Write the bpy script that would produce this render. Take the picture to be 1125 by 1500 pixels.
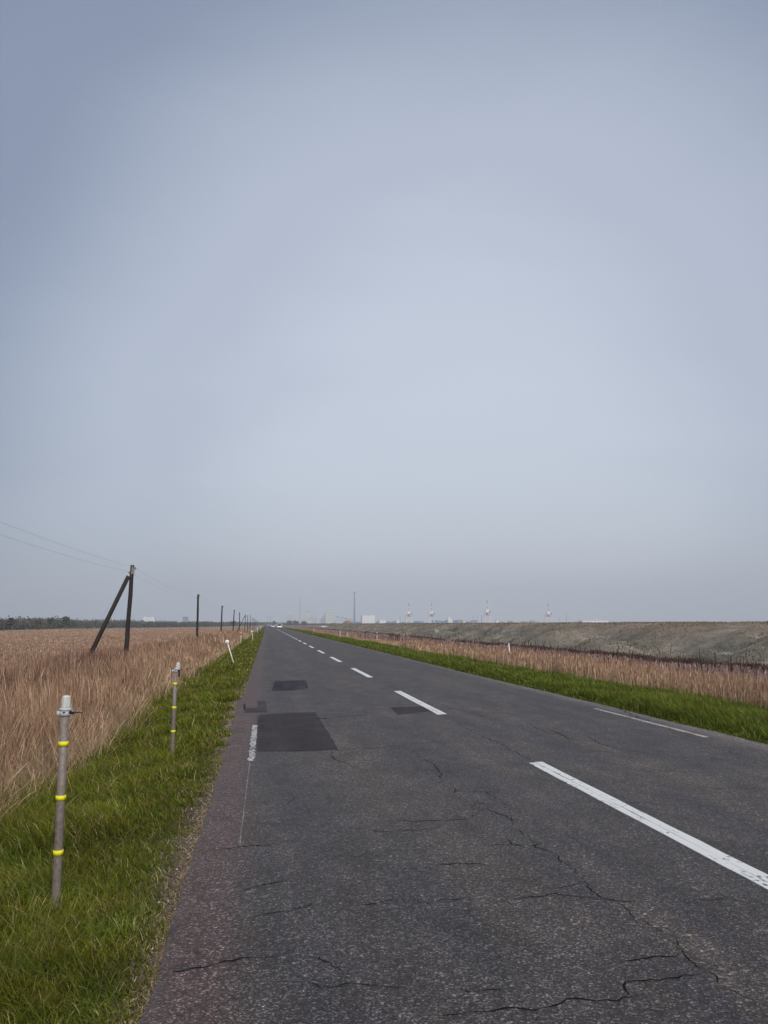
import bpy, bmesh, math, random
import numpy as np
from mathutils import Vector, Matrix
for o in list(bpy.data.objects): bpy.data.objects.remove(o)
S = bpy.context.scene
C = S.collection
rng = np.random.default_rng(7); random.seed(7)
R = math.radians

# ------------------------------------------------------------------ camera
EYE = 1.6; PITCH = R(7.999); YAW = R(8.28)
cd = bpy.data.cameras.new('camera'); cam = bpy.data.objects.new('camera', cd); C.objects.link(cam)
cd.sensor_fit = 'VERTICAL'; cd.sensor_height = 36; cd.sensor_width = 27; cd.lens = 28.0
cd.clip_start = 0.05; cd.clip_end = 40000
cam.location = (0, 0, EYE); cam.rotation_euler = (R(90) + PITCH, 0, -YAW)
S.camera = cam

# ------------------------------------------------------------------ sky, sun, exposure
SUN_EL, SUN_AZ = R(36), R(166)        # compass-like: 0 = +Y (down the road), 90 = +X
W = bpy.data.worlds.new('World'); S.world = W; W.use_nodes = True
def build_world():
    nt = W.node_tree; N = nt.nodes; L = nt.links; N.clear()
    out = N.new('ShaderNodeOutputWorld'); bg = N.new('ShaderNodeBackground')
    sky = N.new('ShaderNodeTexSky'); sky.sky_type = 'NISHITA'; sky.sun_disc = False
    sky.sun_elevation = SUN_EL; sky.sun_rotation = SUN_AZ
    sky.air_density = 1.3; sky.dust_density = 4.0; sky.ozone_density = 1.5
    # thin high overcast: a pale veil, thicker in one broad region of the sky, with soft streaks
    tc = N.new('ShaderNodeTexCoord')
    dot = N.new('ShaderNodeVectorMath'); dot.operation = 'DOT_PRODUCT'
    az, el = R(14), R(10)
    dot.inputs[1].default_value = (math.sin(az)*math.cos(el), math.cos(az)*math.cos(el), math.sin(el))
    L.new(tc.outputs['Generated'], dot.inputs[0])
    mp = N.new('ShaderNodeMapping'); mp.inputs['Scale'].default_value = (1.2, 1.2, 3.6)
    mp.inputs['Rotation'].default_value = (0.2, -0.25, 0)
    L.new(tc.outputs['Generated'], mp.inputs['Vector'])
    n = N.new('ShaderNodeTexNoise'); n.inputs['Scale'].default_value = 1.6; n.inputs['Detail'].default_value = 4; n.inputs['Roughness'].default_value = 0.45
    n.inputs['Distortion'].default_value = 0.6
    L.new(mp.outputs[0], n.inputs['Vector'])
    m1 = N.new('ShaderNodeMath'); m1.operation = 'MULTIPLY_ADD'; m1.inputs[1].default_value = 0.055; m1.inputs[2].default_value = -0.0275
    L.new(n.outputs['Fac'], m1.inputs[0])
    ad = N.new('ShaderNodeMath'); ad.operation = 'ADD'; L.new(dot.outputs['Value'], ad.inputs[0]); L.new(m1.outputs[0], ad.inputs[1])
    cr = N.new('ShaderNodeValToRGB'); e = cr.color_ramp.elements; cr.color_ramp.interpolation = 'EASE'
    e[0].position = 0.0; e[0].color = (0.42*SK, 0.47*SK, 0.58*SK, 1)
    e[1].position = 1.0; e[1].color = (0.50*SK, 0.545*SK, 0.63*SK, 1)
    a = e.new(0.60); a.color = (0.125*SK, 0.165*SK, 0.265*SK, 1)
    a = e.new(0.80); a.color = (0.195*SK, 0.237*SK, 0.33*SK, 1)
    a = e.new(0.93); a.color = (0.385*SK, 0.43*SK, 0.525*SK, 1)
    L.new(ad.outputs[0], cr.inputs[0])
    mx = N.new('ShaderNodeMix'); mx.data_type = 'RGBA'; mx.inputs[0].default_value = 0.88
    L.new(sky.outputs[0], mx.inputs[6]); L.new(cr.outputs[0], mx.inputs[7])
    L.new(mx.outputs[2], bg.inputs['Color']); bg.inputs['Strength'].default_value = 0.12
    L.new(bg.outputs[0], out.inputs['Surface'])
SK = 1/0.12/0.88*1.15
build_world()
sd = bpy.data.lights.new('sun', 'SUN'); sd.energy = 3.0; sd.angle = R(5); sd.color = (1.0, 0.945, 0.87)
sun = bpy.data.objects.new('sun', sd); C.objects.link(sun)
sun.rotation_euler = (R(90) - SUN_EL, 0, -SUN_AZ + math.pi)
_d = Vector((math.sin(SUN_AZ)*math.cos(SUN_EL), math.cos(SUN_AZ)*math.cos(SUN_EL), math.sin(SUN_EL)))
sun.rotation_euler = _d.to_track_quat('Z', 'Y').to_euler()
vs = S.view_settings
vs.view_transform = 'Standard'; vs.look = 'None'; vs.exposure = 0.0; vs.gamma = 1.0; vs.use_curve_mapping = False

# ------------------------------------------------------------------ helpers
F_ = 1167.0
_f = np.array([math.sin(YAW)*math.cos(PITCH), math.cos(YAW)*math.cos(PITCH), math.sin(PITCH)])
_r = np.array([math.cos(YAW), -math.sin(YAW), 0]); _u = np.cross(_r, _f)
def ray(px, py): return _f + _r*(px-562.5)/F_ + _u*(750-py)/F_
def g(px, py, z=0.0):                       # survey: a bearing on the plan -> ground position
    d = ray(px, py); t = (z-EYE)/d[2]; return (float(d[0]*t), float(d[1]*t))
def at(px, py, Y):                          # the same at a given distance down the road
    d = ray(px, py); t = Y/d[1]; return (float(d[0]*t), Y, float(EYE+d[2]*t))
def tag(o, label, cat, group=None, kind=None):
    o['label'] = label
    if cat: o['category'] = cat
    if group: o['group'] = group
    if kind: o['kind'] = kind
    return o
def empty(name, loc, label, cat, group=None, rz=0.0):
    o = bpy.data.objects.new(name, None); C.objects.link(o); o.location = loc; o.rotation_euler = (0, 0, rz)
    o.empty_display_size = 0.2
    return tag(o, label, cat, group)
def struct(o, label=None):
    o['kind'] = 'structure'
    if label: o['label'] = label
    return o
class MB:
    def __init__(s): s.v = []; s.f = []
    def add(s, v, f):
        b = len(s.v); s.v += [tuple(p) for p in v]; s.f += [tuple(b+i for i in q) for q in f]
    def box(s, c, d, rz=0, taper=1.0):
        x, y, z = d[0]/2, d[1]/2, d[2]/2
        P = []
        for k, (sx, sy, sz) in enumerate([(-1,-1,-1),(1,-1,-1),(1,1,-1),(-1,1,-1),(-1,-1,1),(1,-1,1),(1,1,1),(-1,1,1)]):
            t = taper if sz > 0 else 1
            X, Y = sx*x*t, sy*y*t
            P.append((c[0]+X*math.cos(rz)-Y*math.sin(rz), c[1]+X*math.sin(rz)+Y*math.cos(rz), c[2]+sz*z))
        s.add(P, [(0,3,2,1),(4,5,6,7),(0,1,5,4),(1,2,6,5),(2,3,7,6),(3,0,4,7)])
    def tube(s, pts, rad, n=8, caps=True):
        pts = [Vector(p) for p in pts]
        if not hasattr(rad, '__len__'): rad = [rad]*len(pts)
        V = []; Fc = []
        for i, p in enumerate(pts):
            d = (pts[min(i+1, len(pts)-1)] - pts[max(i-1, 0)]).normalized()
            a = d.orthogonal().normalized() if abs(d.z) < .9 else Vector((1,0,0)).cross(d).normalized()
            b = d.cross(a)
            for k in range(n):
                t = 2*math.pi*k/n; V.append(p + (a*math.cos(t)+b*math.sin(t))*rad[i])
        for i in range(len(pts)-1):
            for k in range(n):
                Fc.append((i*n+k, i*n+(k+1)%n, (i+1)*n+(k+1)%n, (i+1)*n+k))
        if caps: Fc += [tuple(range(n-1, -1, -1)), tuple(range((len(pts)-1)*n, len(pts)*n))]
        s.add(V, Fc)
    def bar(s, a, b, w): s.tube([a, b], w*0.6, 4)
    def build(s, name, m, parent=None, smooth=False):
        me = bpy.data.meshes.new(name); me.from_pydata(s.v, [], s.f); me.validate()
        bm = bmesh.new(); bm.from_mesh(me); bmesh.ops.recalc_face_normals(bm, faces=bm.faces); bm.to_mesh(me); bm.free()
        if smooth:
            me.shade_smooth() if hasattr(me, 'shade_smooth') else None
        me.materials.append(m)
        o = bpy.data.objects.new(name, me); C.objects.link(o)
        if parent: o.parent = parent
        return o
def npmesh(name, V, Q, T, m, attrs=None, parent=None, smooth=False):
    me = bpy.data.meshes.new(name)
    V = np.asarray(V, np.float32); nq = 0 if Q is None else len(Q); ntri = 0 if T is None else len(T)
    me.vertices.add(len(V)); me.vertices.foreach_set('co', V.ravel())
    L = []; st = []; tot = []
    if nq: L.append(np.asarray(Q, np.int32).ravel()); tot.append(np.full(nq, 4, np.int32))
    if ntri: L.append(np.asarray(T, np.int32).ravel()); tot.append(np.full(ntri, 3, np.int32))
    L = np.concatenate(L); tot = np.concatenate(tot); st = np.concatenate([[0], np.cumsum(tot)[:-1]]).astype(np.int32)
    me.loops.add(len(L)); me.loops.foreach_set('vertex_index', L)
    me.polygons.add(len(tot)); me.polygons.foreach_set('loop_start', st); me.polygons.foreach_set('loop_total', tot)
    if smooth: me.polygons.foreach_set('use_smooth', np.ones(len(tot), bool))
    me.update(calc_edges=True)
    for k, a in (attrs or {}).items():
        at_ = me.attributes.new(k, 'FLOAT', 'POINT'); at_.data.foreach_set('value', np.asarray(a, np.float32))
    me.materials.append(m)
    o = bpy.data.objects.new(name, me); C.objects.link(o)
    if parent: o.parent = parent
    return o
def wob(x, y, s, seed=0):                    # cheap smooth noise, about -1..1
    k = np.random.default_rng(100+seed); r = 0
    for i in range(6):
        a = k.uniform(0, 6.283); fr = s*(0.6+0.35*i); r = r + np.sin((x*np.cos(a)+y*np.sin(a))*fr + k.uniform(0, 6.283))
    return r/3.2

# ------------------------------------------------------------------ materials
def mat(name, build):
    m = bpy.data.materials.new(name); m.use_nodes = True; nt = m.node_tree; nt.nodes.clear()
    out = nt.nodes.new('ShaderNodeOutputMaterial'); build(nt, nt.nodes, nt.links, out); return m
def nd(N, t, **kw):
    n = N.new(t)
    for k, v in kw.items():
        if k.startswith('i_'):
            key = k[2:]; key = int(key) if key.isdigit() else key.replace('_', ' ')
            n.inputs[key].default_value = v
        else: setattr(n, k, v)
    return n
def ramp(N, pts, interp='LINEAR'):
    n = N.new('ShaderNodeValToRGB'); n.color_ramp.interpolation = interp; e = n.color_ramp.elements
    for i, (p, c) in enumerate(pts):
        if i < 2: e[i].position = p; q = e[i]
        else: q = e.new(p)
        q.color = (*c, 1) if hasattr(c, '__len__') else (c, c, c, 1)
    return n
def mixc(N, L, f, a, b, bt='MIX'):
    n = N.new('ShaderNodeMix'); n.data_type = 'RGBA'; n.blend_type = bt
    for s, v in ((0, f), (6, a), (7, b)):
        if hasattr(v, 'is_linked') or hasattr(v, 'links'): L.new(v, n.inputs[s])
        elif s == 0: n.inputs[0].default_value = v
        else: n.inputs[s].default_value = (*v, 1)
    return n.outputs[2]
def noise(N, L, vec, scale, detail=3, rough=.55, sc=None, dist=0.0):
    if sc is not None:
        mp = N.new('ShaderNodeMapping'); mp.inputs['Scale'].default_value = sc; L.new(vec, mp.inputs['Vector']); vec = mp.outputs[0]
    n = nd(N, 'ShaderNodeTexNoise', i_Scale=scale, i_Detail=detail, i_Roughness=rough, i_Distortion=dist)
    L.new(vec, n.inputs['Vector']); return n.outputs['Fac']
def mth(N, L, op, a, b=0.0, c=0.0, clamp=False):
    n = N.new('ShaderNodeMath'); n.operation = op; n.use_clamp = clamp
    for i, v in enumerate((a, b, c)):
        if hasattr(v, 'links'): L.new(v, n.inputs[i])
        else: n.inputs[i].default_value = v
    return n.outputs[0]
def plain(name, col, rough=.7, metal=0.0, var=.15, scale=8.0, spec=.3, bump=0.0):
    def b(nt, N, L, out):
        tc = N.new('ShaderNodeTexCoord'); p = nd(N, 'ShaderNodeBsdfPrincipled', i_Roughness=rough, i_Metallic=metal)
        p.inputs['Specular IOR Level'].default_value = spec
        f = noise(N, L, tc.outputs['Object'], scale, 4)
        c = mixc(N, L, f, tuple(x*(1-var) for x in col), tuple(min(1, x*(1+var)) for x in col))
        L.new(c, p.inputs['Base Color'])
        if bump:
            bp = nd(N, 'ShaderNodeBump', i_Strength=bump, i_Distance=.01); L.new(f, bp.inputs['Height']); L.new(bp.outputs[0], p.inputs['Normal'])
        L.new(p.outputs[0], out.inputs['Surface'])
    return mat(name, b)
def blade_mat(name, root, low, high, tip, dry=None, dryamt=.2, rnd=.35, trans=.3, patch=0.25, pscale=.5, hue=0.0):
    # colours ramp along the blade from root through low and high to tip; r varies from plant to plant
    def b(nt, N, L, out):
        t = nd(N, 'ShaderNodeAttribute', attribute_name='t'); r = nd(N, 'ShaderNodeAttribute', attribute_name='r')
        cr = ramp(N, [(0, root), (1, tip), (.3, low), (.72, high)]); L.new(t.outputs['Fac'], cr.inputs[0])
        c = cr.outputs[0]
        if dry:
            st = mth(N, L, 'LESS_THAN', r.outputs['Fac'], dryamt); c = mixc(N, L, st, c, dry)
        k = mth(N, L, 'FRACT', mth(N, L, 'MULTIPLY', r.outputs['Fac'], 7.31))
        k = mth(N, L, 'MULTIPLY_ADD', k, 2*rnd, 1-rnd)
        geo = N.new('ShaderNodeNewGeometry')
        p = noise(N, L, geo.outputs['Position'], pscale, 3, .6)
        kd = mth(N, L, 'LESS_THAN', mth(N, L, 'FRACT', mth(N, L, 'MULTIPLY', r.outputs['Fac'], 13.7)), .24); k = mth(N, L, 'MULTIPLY', k, mth(N, L, 'MULTIPLY_ADD', kd, -.42, 1.0))
        k2 = mth(N, L, 'MULTIPLY_ADD', p, 4*patch, 1-2*patch)
        k = mth(N, L, 'MULTIPLY', k, k2)
        hs = nd(N, 'ShaderNodeHueSaturation'); L.new(mth(N, L, 'MULTIPLY_ADD', noise(N, L, geo.outputs['Position'], pscale*1.9, 3, .6), hue, .5-hue*.5), hs.inputs['Hue']); L.new(k, hs.inputs['Value']); L.new(c, hs.inputs['Color'])
        d = nd(N, 'ShaderNodeBsdfDiffuse'); L.new(hs.outputs[0], d.inputs['Color'])
        tr = N.new('ShaderNodeBsdfTranslucent'); L.new(hs.outputs[0], tr.inputs['Color'])
        mx = nd(N, 'ShaderNodeMixShader'); mx.inputs[0].default_value = trans
        L.new(d.outputs[0], mx.inputs[1]); L.new(tr.outputs[0], mx.inputs[2]); L.new(mx.outputs[0], out.inputs['Surface'])
    return mat(name, b)

def asphalt(name, c1, c2, strip=False, speck=1.25, fine=120.0, stain=0.75):
    def b(nt, N, L, out):
        geo = N.new('ShaderNodeNewGeometry'); P = geo.outputs['Position']
        sx = N.new('ShaderNodeSeparateXYZ'); L.new(P, sx.inputs[0]); X = sx.outputs[0]
        big = noise(N, L, P, 1.0, 4, .6, (1.1, .16, 1)); r1 = ramp(N, [(.36, 0), (.64, 1)]); L.new(big, r1.inputs[0])
        col = mixc(N, L, r1.outputs[0], c1, c2)
        med = noise(N, L, P, 2.6, 5, .65, (1, .5, 1)); r2 = ramp(N, [(.3, .66), (.7, 1.36)]); L.new(med, r2.inputs[0])
        col = mixc(N, L, 1.0, col, r2.outputs[0], 'MULTIPLY')
        # polished / oily wheel paths and tar bleed in two stripes per lane
        if strip:
            wn = noise(N, L, P, .8, 4, .6, (1.5, .25, 1))
            xx = mth(N, L, 'ADD', X, mth(N, L, 'MULTIPLY_ADD', wn, .5, -.25))
            tot = None
            for cx, w in ((1.95, .30), (2.35, .22), (3.75, .25), (5.65, .28), (.35, .25)):
                d = mth(N, L, 'ABSOLUTE', mth(N, L, 'SUBTRACT', xx, cx))
                v = mth(N, L, 'SUBTRACT', 1.0, mth(N, L, 'DIVIDE', d, w), clamp=True)
                tot = v if tot is None else mth(N, L, 'MAXIMUM', tot, v)
            gate = ramp(N, [(.42, 0), (.62, 1)]); L.new(noise(N, L, P, 1.3, 5, .7, (1, .3, 1)), gate.inputs[0])
            st = mth(N, L, 'MULTIPLY', mth(N, L, 'MULTIPLY', tot, gate.outputs[0]), stain, clamp=True)
            col = mixc(N, L, st, col, (.030, .028, .038))
            # tyre-pale band and the older pinkish shoulder left of the edge line
            e = ramp(N, [(0, 1), (1, 0)]); L.new(mth(N, L, 'MULTIPLY_ADD', mth(N, L, 'ADD', X, mth(N, L, 'MULTIPLY_ADD', med, .12, -.06)), 4.0, 1.1, clamp=True), e.inputs[0])
            col = mixc(N, L, mth(N, L, 'MULTIPLY', e.outputs[0], .8), col, (.082, .054, .050))
            e2 = ramp(N, [(0, 0), (1, 1)]); L.new(mth(N, L, 'MULTIPLY_ADD', mth(N, L, 'ADD', X, mth(N, L, 'MULTIPLY_ADD', med, .3, -.15)), 3.0, -18.6, clamp=True), e2.inputs[0])
            col = mixc(N, L, mth(N, L, 'MULTIPLY', e2.outputs[0], .6), col, (.15, .125, .115))
        # aggregate
        vo = nd(N, 'ShaderNodeTexVoronoi', i_Scale=fine); vo.feature = 'F1'; L.new(P, vo.inputs['Vector'])
        sp = N.new('ShaderNodeSeparateColor'); L.new(vo.outputs['Color'], sp.inputs[0])
        r3 = ramp(N, [(0, 1-.48*speck), (.6, 1-.1*speck), (.86, 1+.5*speck), (1, 1+2.3*speck)]); L.new(sp.outputs[0], r3.inputs[0])
        col = mixc(N, L, 1.0, col, r3.outputs[0], 'MULTIPLY')
        vo2 = nd(N, 'ShaderNodeTexVoronoi', i_Scale=fine*.42); L.new(P, vo2.inputs['Vector'])
        sp2 = N.new('ShaderNodeSeparateColor'); L.new(vo2.outputs['Color'], sp2.inputs[0])
        r4 = ramp(N, [(0, .84), (.8, 1.02), (1, 1+.7*speck)]); L.new(sp2.outputs[1], r4.inputs[0])
        col = mixc(N, L, 1.0, col, r4.outputs[0], 'MULTIPLY')
        # warm / cool stones
        col = mixc(N, L, .30, col, mixc(N, L, sp2.outputs[2], (.70, .93, 1.35), (1.35, .98, .72)), 'MULTIPLY')
        if strip:    # hairline cracking in wandering patches
            dn = nd(N, 'ShaderNodeTexNoise', i_Scale=3.0, i_Detail=4); L.new(P, dn.inputs['Vector'])
            vm = N.new('ShaderNodeVectorMath'); vm.operation = 'MULTIPLY_ADD'; L.new(dn.outputs['Color'], vm.inputs[0]); vm.inputs[1].default_value = (.5, .5, 0); L.new(P, vm.inputs[2])
            mp = N.new('ShaderNodeMapping'); mp.inputs['Scale'].default_value = (.7, 2.2, 1); L.new(vm.outputs[0], mp.inputs[0])
            vc = nd(N, 'ShaderNodeTexVoronoi', i_Scale=1.0); vc.feature = 'DISTANCE_TO_EDGE'; L.new(mp.outputs[0], vc.inputs['Vector'])
            ck = ramp(N, [(0, 1), (.014, 0)]); L.new(vc.outputs['Distance'], ck.inputs[0])
            gt = ramp(N, [(.40, 0), (.54, 1)]); L.new(noise(N, L, P, .9, 3, .6), gt.inputs[0])
            col = mixc(N, L, mth(N, L, 'MULTIPLY', mth(N, L, 'MULTIPLY', ck.outputs[0], gt.outputs[0]), .75), col, (.016, .014, .015))
        p = nd(N, 'ShaderNodeBsdfPrincipled', i_Roughness=.80); p.inputs['Specular IOR Level'].default_value = .18
        p.inputs['Sheen Weight'].default_value = .07 if strip else 0.0; p.inputs['Sheen Roughness'].default_value = .45; p.inputs['Sheen Tint'].default_value = (1, .96, .90, 1)
        L.new(col, p.inputs['Base Color'])
        bp = nd(N, 'ShaderNodeBump', i_Strength=.30, i_Distance=.004)
        L.new(mth(N, L, 'ADD', sp.outputs[0], vo.outputs['Distance']), bp.inputs['Height']); L.new(bp.outputs[0], p.inputs['Normal'])
        L.new(p.outputs[0], out.inputs['Surface'])
    return mat(name, b)

def paint(name, wear, col=(.80, .80, .77)):
    def b(nt, N, L, out):
        geo = N.new('ShaderNodeNewGeometry'); P = geo.outputs['Position']
        n1 = noise(N, L, P, 34, 5, .7, (1, .45, 1)); n2 = noise(N, L, P, 2.2, 3, .6)
        s = mth(N, L, 'ADD', n1, mth(N, L, 'MULTIPLY_ADD', n2, .5, -.25))
        k = ramp(N, [(wear-.04, 1), (wear+.04, 0)]); L.new(s, k.inputs[0])
        dirt = noise(N, L, P, 7, 4, .6, (1, .3, 1))
        c = mixc(N, L, dirt, tuple(x*.82 for x in col), col)
        c = mixc(N, L, k.outputs[0], c, (.085, .075, .075))
        p = nd(N, 'ShaderNodeBsdfPrincipled', i_Roughness=.6); L.new(c, p.inputs['Base Color'])
        bp = nd(N, 'ShaderNodeBump', i_Strength=.3, i_Distance=.004); L.new(n1, bp.inputs['Height']); L.new(bp.outputs[0], p.inputs['Normal'])
        L.new(p.outputs[0], out.inputs['Surface'])
    return mat(name, b)

def ground_mat():
    def b(nt, N, L, out):
        geo = N.new('ShaderNodeNewGeometry'); P = geo.outputs['Position']
        sx = N.new('ShaderNodeSeparateXYZ'); L.new(P, sx.inputs[0])
        n = noise(N, L, P, .8, 4, .6); X = mth(N, L, 'ADD', sx.outputs[0], mth(N, L, 'MULTIPLY_ADD', n, .7, -.35))
        f1 = noise(N, L, P, .035, 5, .6, (1, .45, 1)); f2 = noise(N, L, P, .35, 5, .7); fine = noise(N, L, P, 14, 4, .75)
        field = ramp(N, [(.3, (.17, .105, .080)), (.7, (.34, .235, .17)), (.5, (.27, .175, .13))]); L.new(mth(N, L, 'MULTIPLY_ADD', f2, .5, mth(N, L, 'MULTIPLY', f1, .5)), field.inputs[0])
        heath = ramp(N, [(.3, (.115, .080, .068)), (.7, (.24, .17, .14))]); L.new(f2, heath.inputs[0])
        green = ramp(N, [(.3, (.035, .045, .012)), (.7, (.075, .085, .022))]); L.new(f2, green.inputs[0])
        soil = ramp(N, [(.3, (.06, .045, .032)), (.7, (.15, .115, .085))]); L.new(fine, soil.inputs[0])
        def step(x0, w):
            return mth(N, L, 'MULTIPLY_ADD', X, 1/w, -x0/w + .5, clamp=True)
        c = mixc(N, L, step(-2.6, .6), field.outputs[0], green.outputs[0])
        c = mixc(N, L, step(-.80, .18), c, soil.outputs[0])
        c = mixc(N, L, step(6.75, .2), c, green.outputs[0])
        c = mixc(N, L, step(10.0, .6), c, field.outputs[0])
        c = mixc(N, L, step(14.5, 2.5), c, heath.outputs[0])
        c = mixc(N, L, step(60, 6), c, field.outputs[0])
        c = mixc(N, L, .5, c, ramp_out(N, L, fine), 'MULTIPLY')
        p = nd(N, 'ShaderNodeBsdfPrincipled', i_Roughness=.95); p.inputs['Specular IOR Level'].default_value = .1
        L.new(c, p.inputs['Base Color'])
        bp = nd(N, 'ShaderNodeBump', i_Strength=.7, i_Distance=.03); L.new(fine, bp.inputs['Height']); L.new(bp.outputs[0], p.inputs['Normal'])
        L.new(p.outputs[0], out.inputs['Surface'])
    def ramp_out(N, L, f):
        r = ramp(N, [(.25, .45), (.75, 1.4)]); L.new(f, r.inputs[0]); return r.outputs[0]
    return mat('ground', b)

def dyke_mat():
    def b(nt, N, L, out):
        geo = N.new('ShaderNodeNewGeometry'); P = geo.outputs['Position']
        sx = N.new('ShaderNodeSeparateXYZ'); L.new(P, sx.inputs[0]); Z = sx.outputs[2]
        n1 = noise(N, L, P, .16, 5, .6, (1, .55, 1), .8); n2 = noise(N, L, P, 1.1, 6, .72, (1, .6, 1)); n3 = noise(N, L, P, 6, 4, .8)
        c = ramp(N, [(.34, (.085, .083, .064)), (.68, (.32, .28, .225)), (.46, (.155, .142, .112)), (.57, (.23, .195, .152))])  # dark olive end paints shaded hollows into the colour, spread by noise
        L.new(mth(N, L, 'MULTIPLY_ADD', n1, .74, mth(N, L, 'MULTIPLY', n2, .26)), c.inputs[0])
        # browner dry grass towards the crest
        h = mth(N, L, 'MULTIPLY_ADD', mth(N, L, 'ADD', Z, mth(N, L, 'MULTIPLY_ADD', n1, 1.4, -.7)), .7, -.35, clamp=True)
        col = mixc(N, L, mth(N, L, 'MULTIPLY', h, .85), c.outputs[0], (.250, .175, .125))
        # bare pale sand scars
        s = ramp(N, [(.60, 0), (.70, 1)]); L.new(noise(N, L, P, .22, 4, .55, (1.4, .5, 1), 1.6), s.inputs[0])
        col = mixc(N, L, mth(N, L, 'MULTIPLY', s.outputs[0], .75), col, (.38, .36, .31))
        mp = N.new('ShaderNodeMapping'); mp.inputs['Rotation'].default_value = (.6, 0, .35); L.new(P, mp.inputs[0])
        n4 = noise(N, L, mp.outputs[0], 1.0, 5, .7, (2.6, .30, 2.2), 1.2); r5 = ramp(N, [(.36, .78), (.64, 1.24)]); L.new(n4, r5.inputs[0])
        col = mixc(N, L, .85, col, r5.outputs[0], 'MULTIPLY')
        r = ramp(N, [(.25, .62), (.75, 1.32)]); L.new(n3, r.inputs[0])
        col = mixc(N, L, .8, col, r.outputs[0], 'MULTIPLY')
        p = nd(N, 'ShaderNodeBsdfPrincipled', i_Roughness=.95); p.inputs['Specular IOR Level'].default_value = .1
        L.new(col, p.inputs['Base Color'])
        bp = nd(N, 'ShaderNodeBump', i_Strength=.8, i_Distance=.12); L.new(mth(N, L, 'ADD', n2, mth(N, L, 'MULTIPLY', n3, .3)), bp.inputs['Height']); L.new(bp.outputs[0], p.inputs['Normal'])
        L.new(p.outputs[0], out.inputs['Surface'])
    return mat('dyke_grass_sand', b)

def water_mat():
    def b(nt, N, L, out):
        geo = N.new('ShaderNodeNewGeometry'); p = nd(N, 'ShaderNodeBsdfPrincipled', i_Roughness=.25)
        p.inputs['Base Color'].default_value = (.05, .08, .11, 1)
        n = noise(N, L, geo.outputs['Position'], .4, 4); bp = nd(N, 'ShaderNodeBump', i_Strength=.5, i_Distance=.2); L.new(n, bp.inputs['Height']); L.new(bp.outputs[0], p.inputs['Normal'])
        L.new(p.outputs[0], out.inputs['Surface'])
    return mat('sea_water', b)

def wood_mat():
    def b(nt, N, L, out):
        tc = N.new('ShaderNodeTexCoord'); P = tc.outputs['Object']
        n = noise(N, L, P, 6, 5, .7, (6, 6, .5)); n2 = noise(N, L, P, 1.2, 3, .6, (2, 2, 1))
        c = ramp(N, [(.3, (.008, .006, .005)), (.62, (.024, .018, .014)), (.82, (.11, .09, .075))]); L.new(mth(N, L, 'MULTIPLY_ADD', n, .75, mth(N, L, 'MULTIPLY', n2, .25)), c.inputs[0])
        p = nd(N, 'ShaderNodeBsdfPrincipled', i_Roughness=.85); L.new(c.outputs[0], p.inputs['Base Color'])
        bp = nd(N, 'ShaderNodeBump', i_Strength=.7, i_Distance=.02); L.new(n, bp.inputs['Height']); L.new(bp.outputs[0], p.inputs['Normal'])
        L.new(p.outputs[0], out.inputs['Surface'])
    return mat('weathered_pole', b)
def tube_mat():
    def b(nt, N, L, out):
        tc = N.new('ShaderNodeTexCoord'); P = tc.outputs['Object']
        n = noise(N, L, P, 55, 5, .75, (1, 1, .7)); n2 = noise(N, L, P, 5, 4, .65, (1, 1, .6))
        c = ramp(N, [(.34, (.085, .062, .048)), (.66, (.26, .225, .20))]); L.new(mth(N, L, 'MULTIPLY_ADD', n, .55, mth(N, L, 'MULTIPLY', n2, .45)), c.inputs[0])
        p = nd(N, 'ShaderNodeBsdfPrincipled', i_Roughness=.62, i_Metallic=.15); L.new(c.outputs[0], p.inputs['Base Color'])
        bp = nd(N, 'ShaderNodeBump', i_Strength=.25, i_Distance=.002); L.new(n, bp.inputs['Height']); L.new(bp.outputs[0], p.inputs['Normal'])
        L.new(p.outputs[0], out.inputs['Surface'])
    return mat('dull_steel_tube', b)

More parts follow.
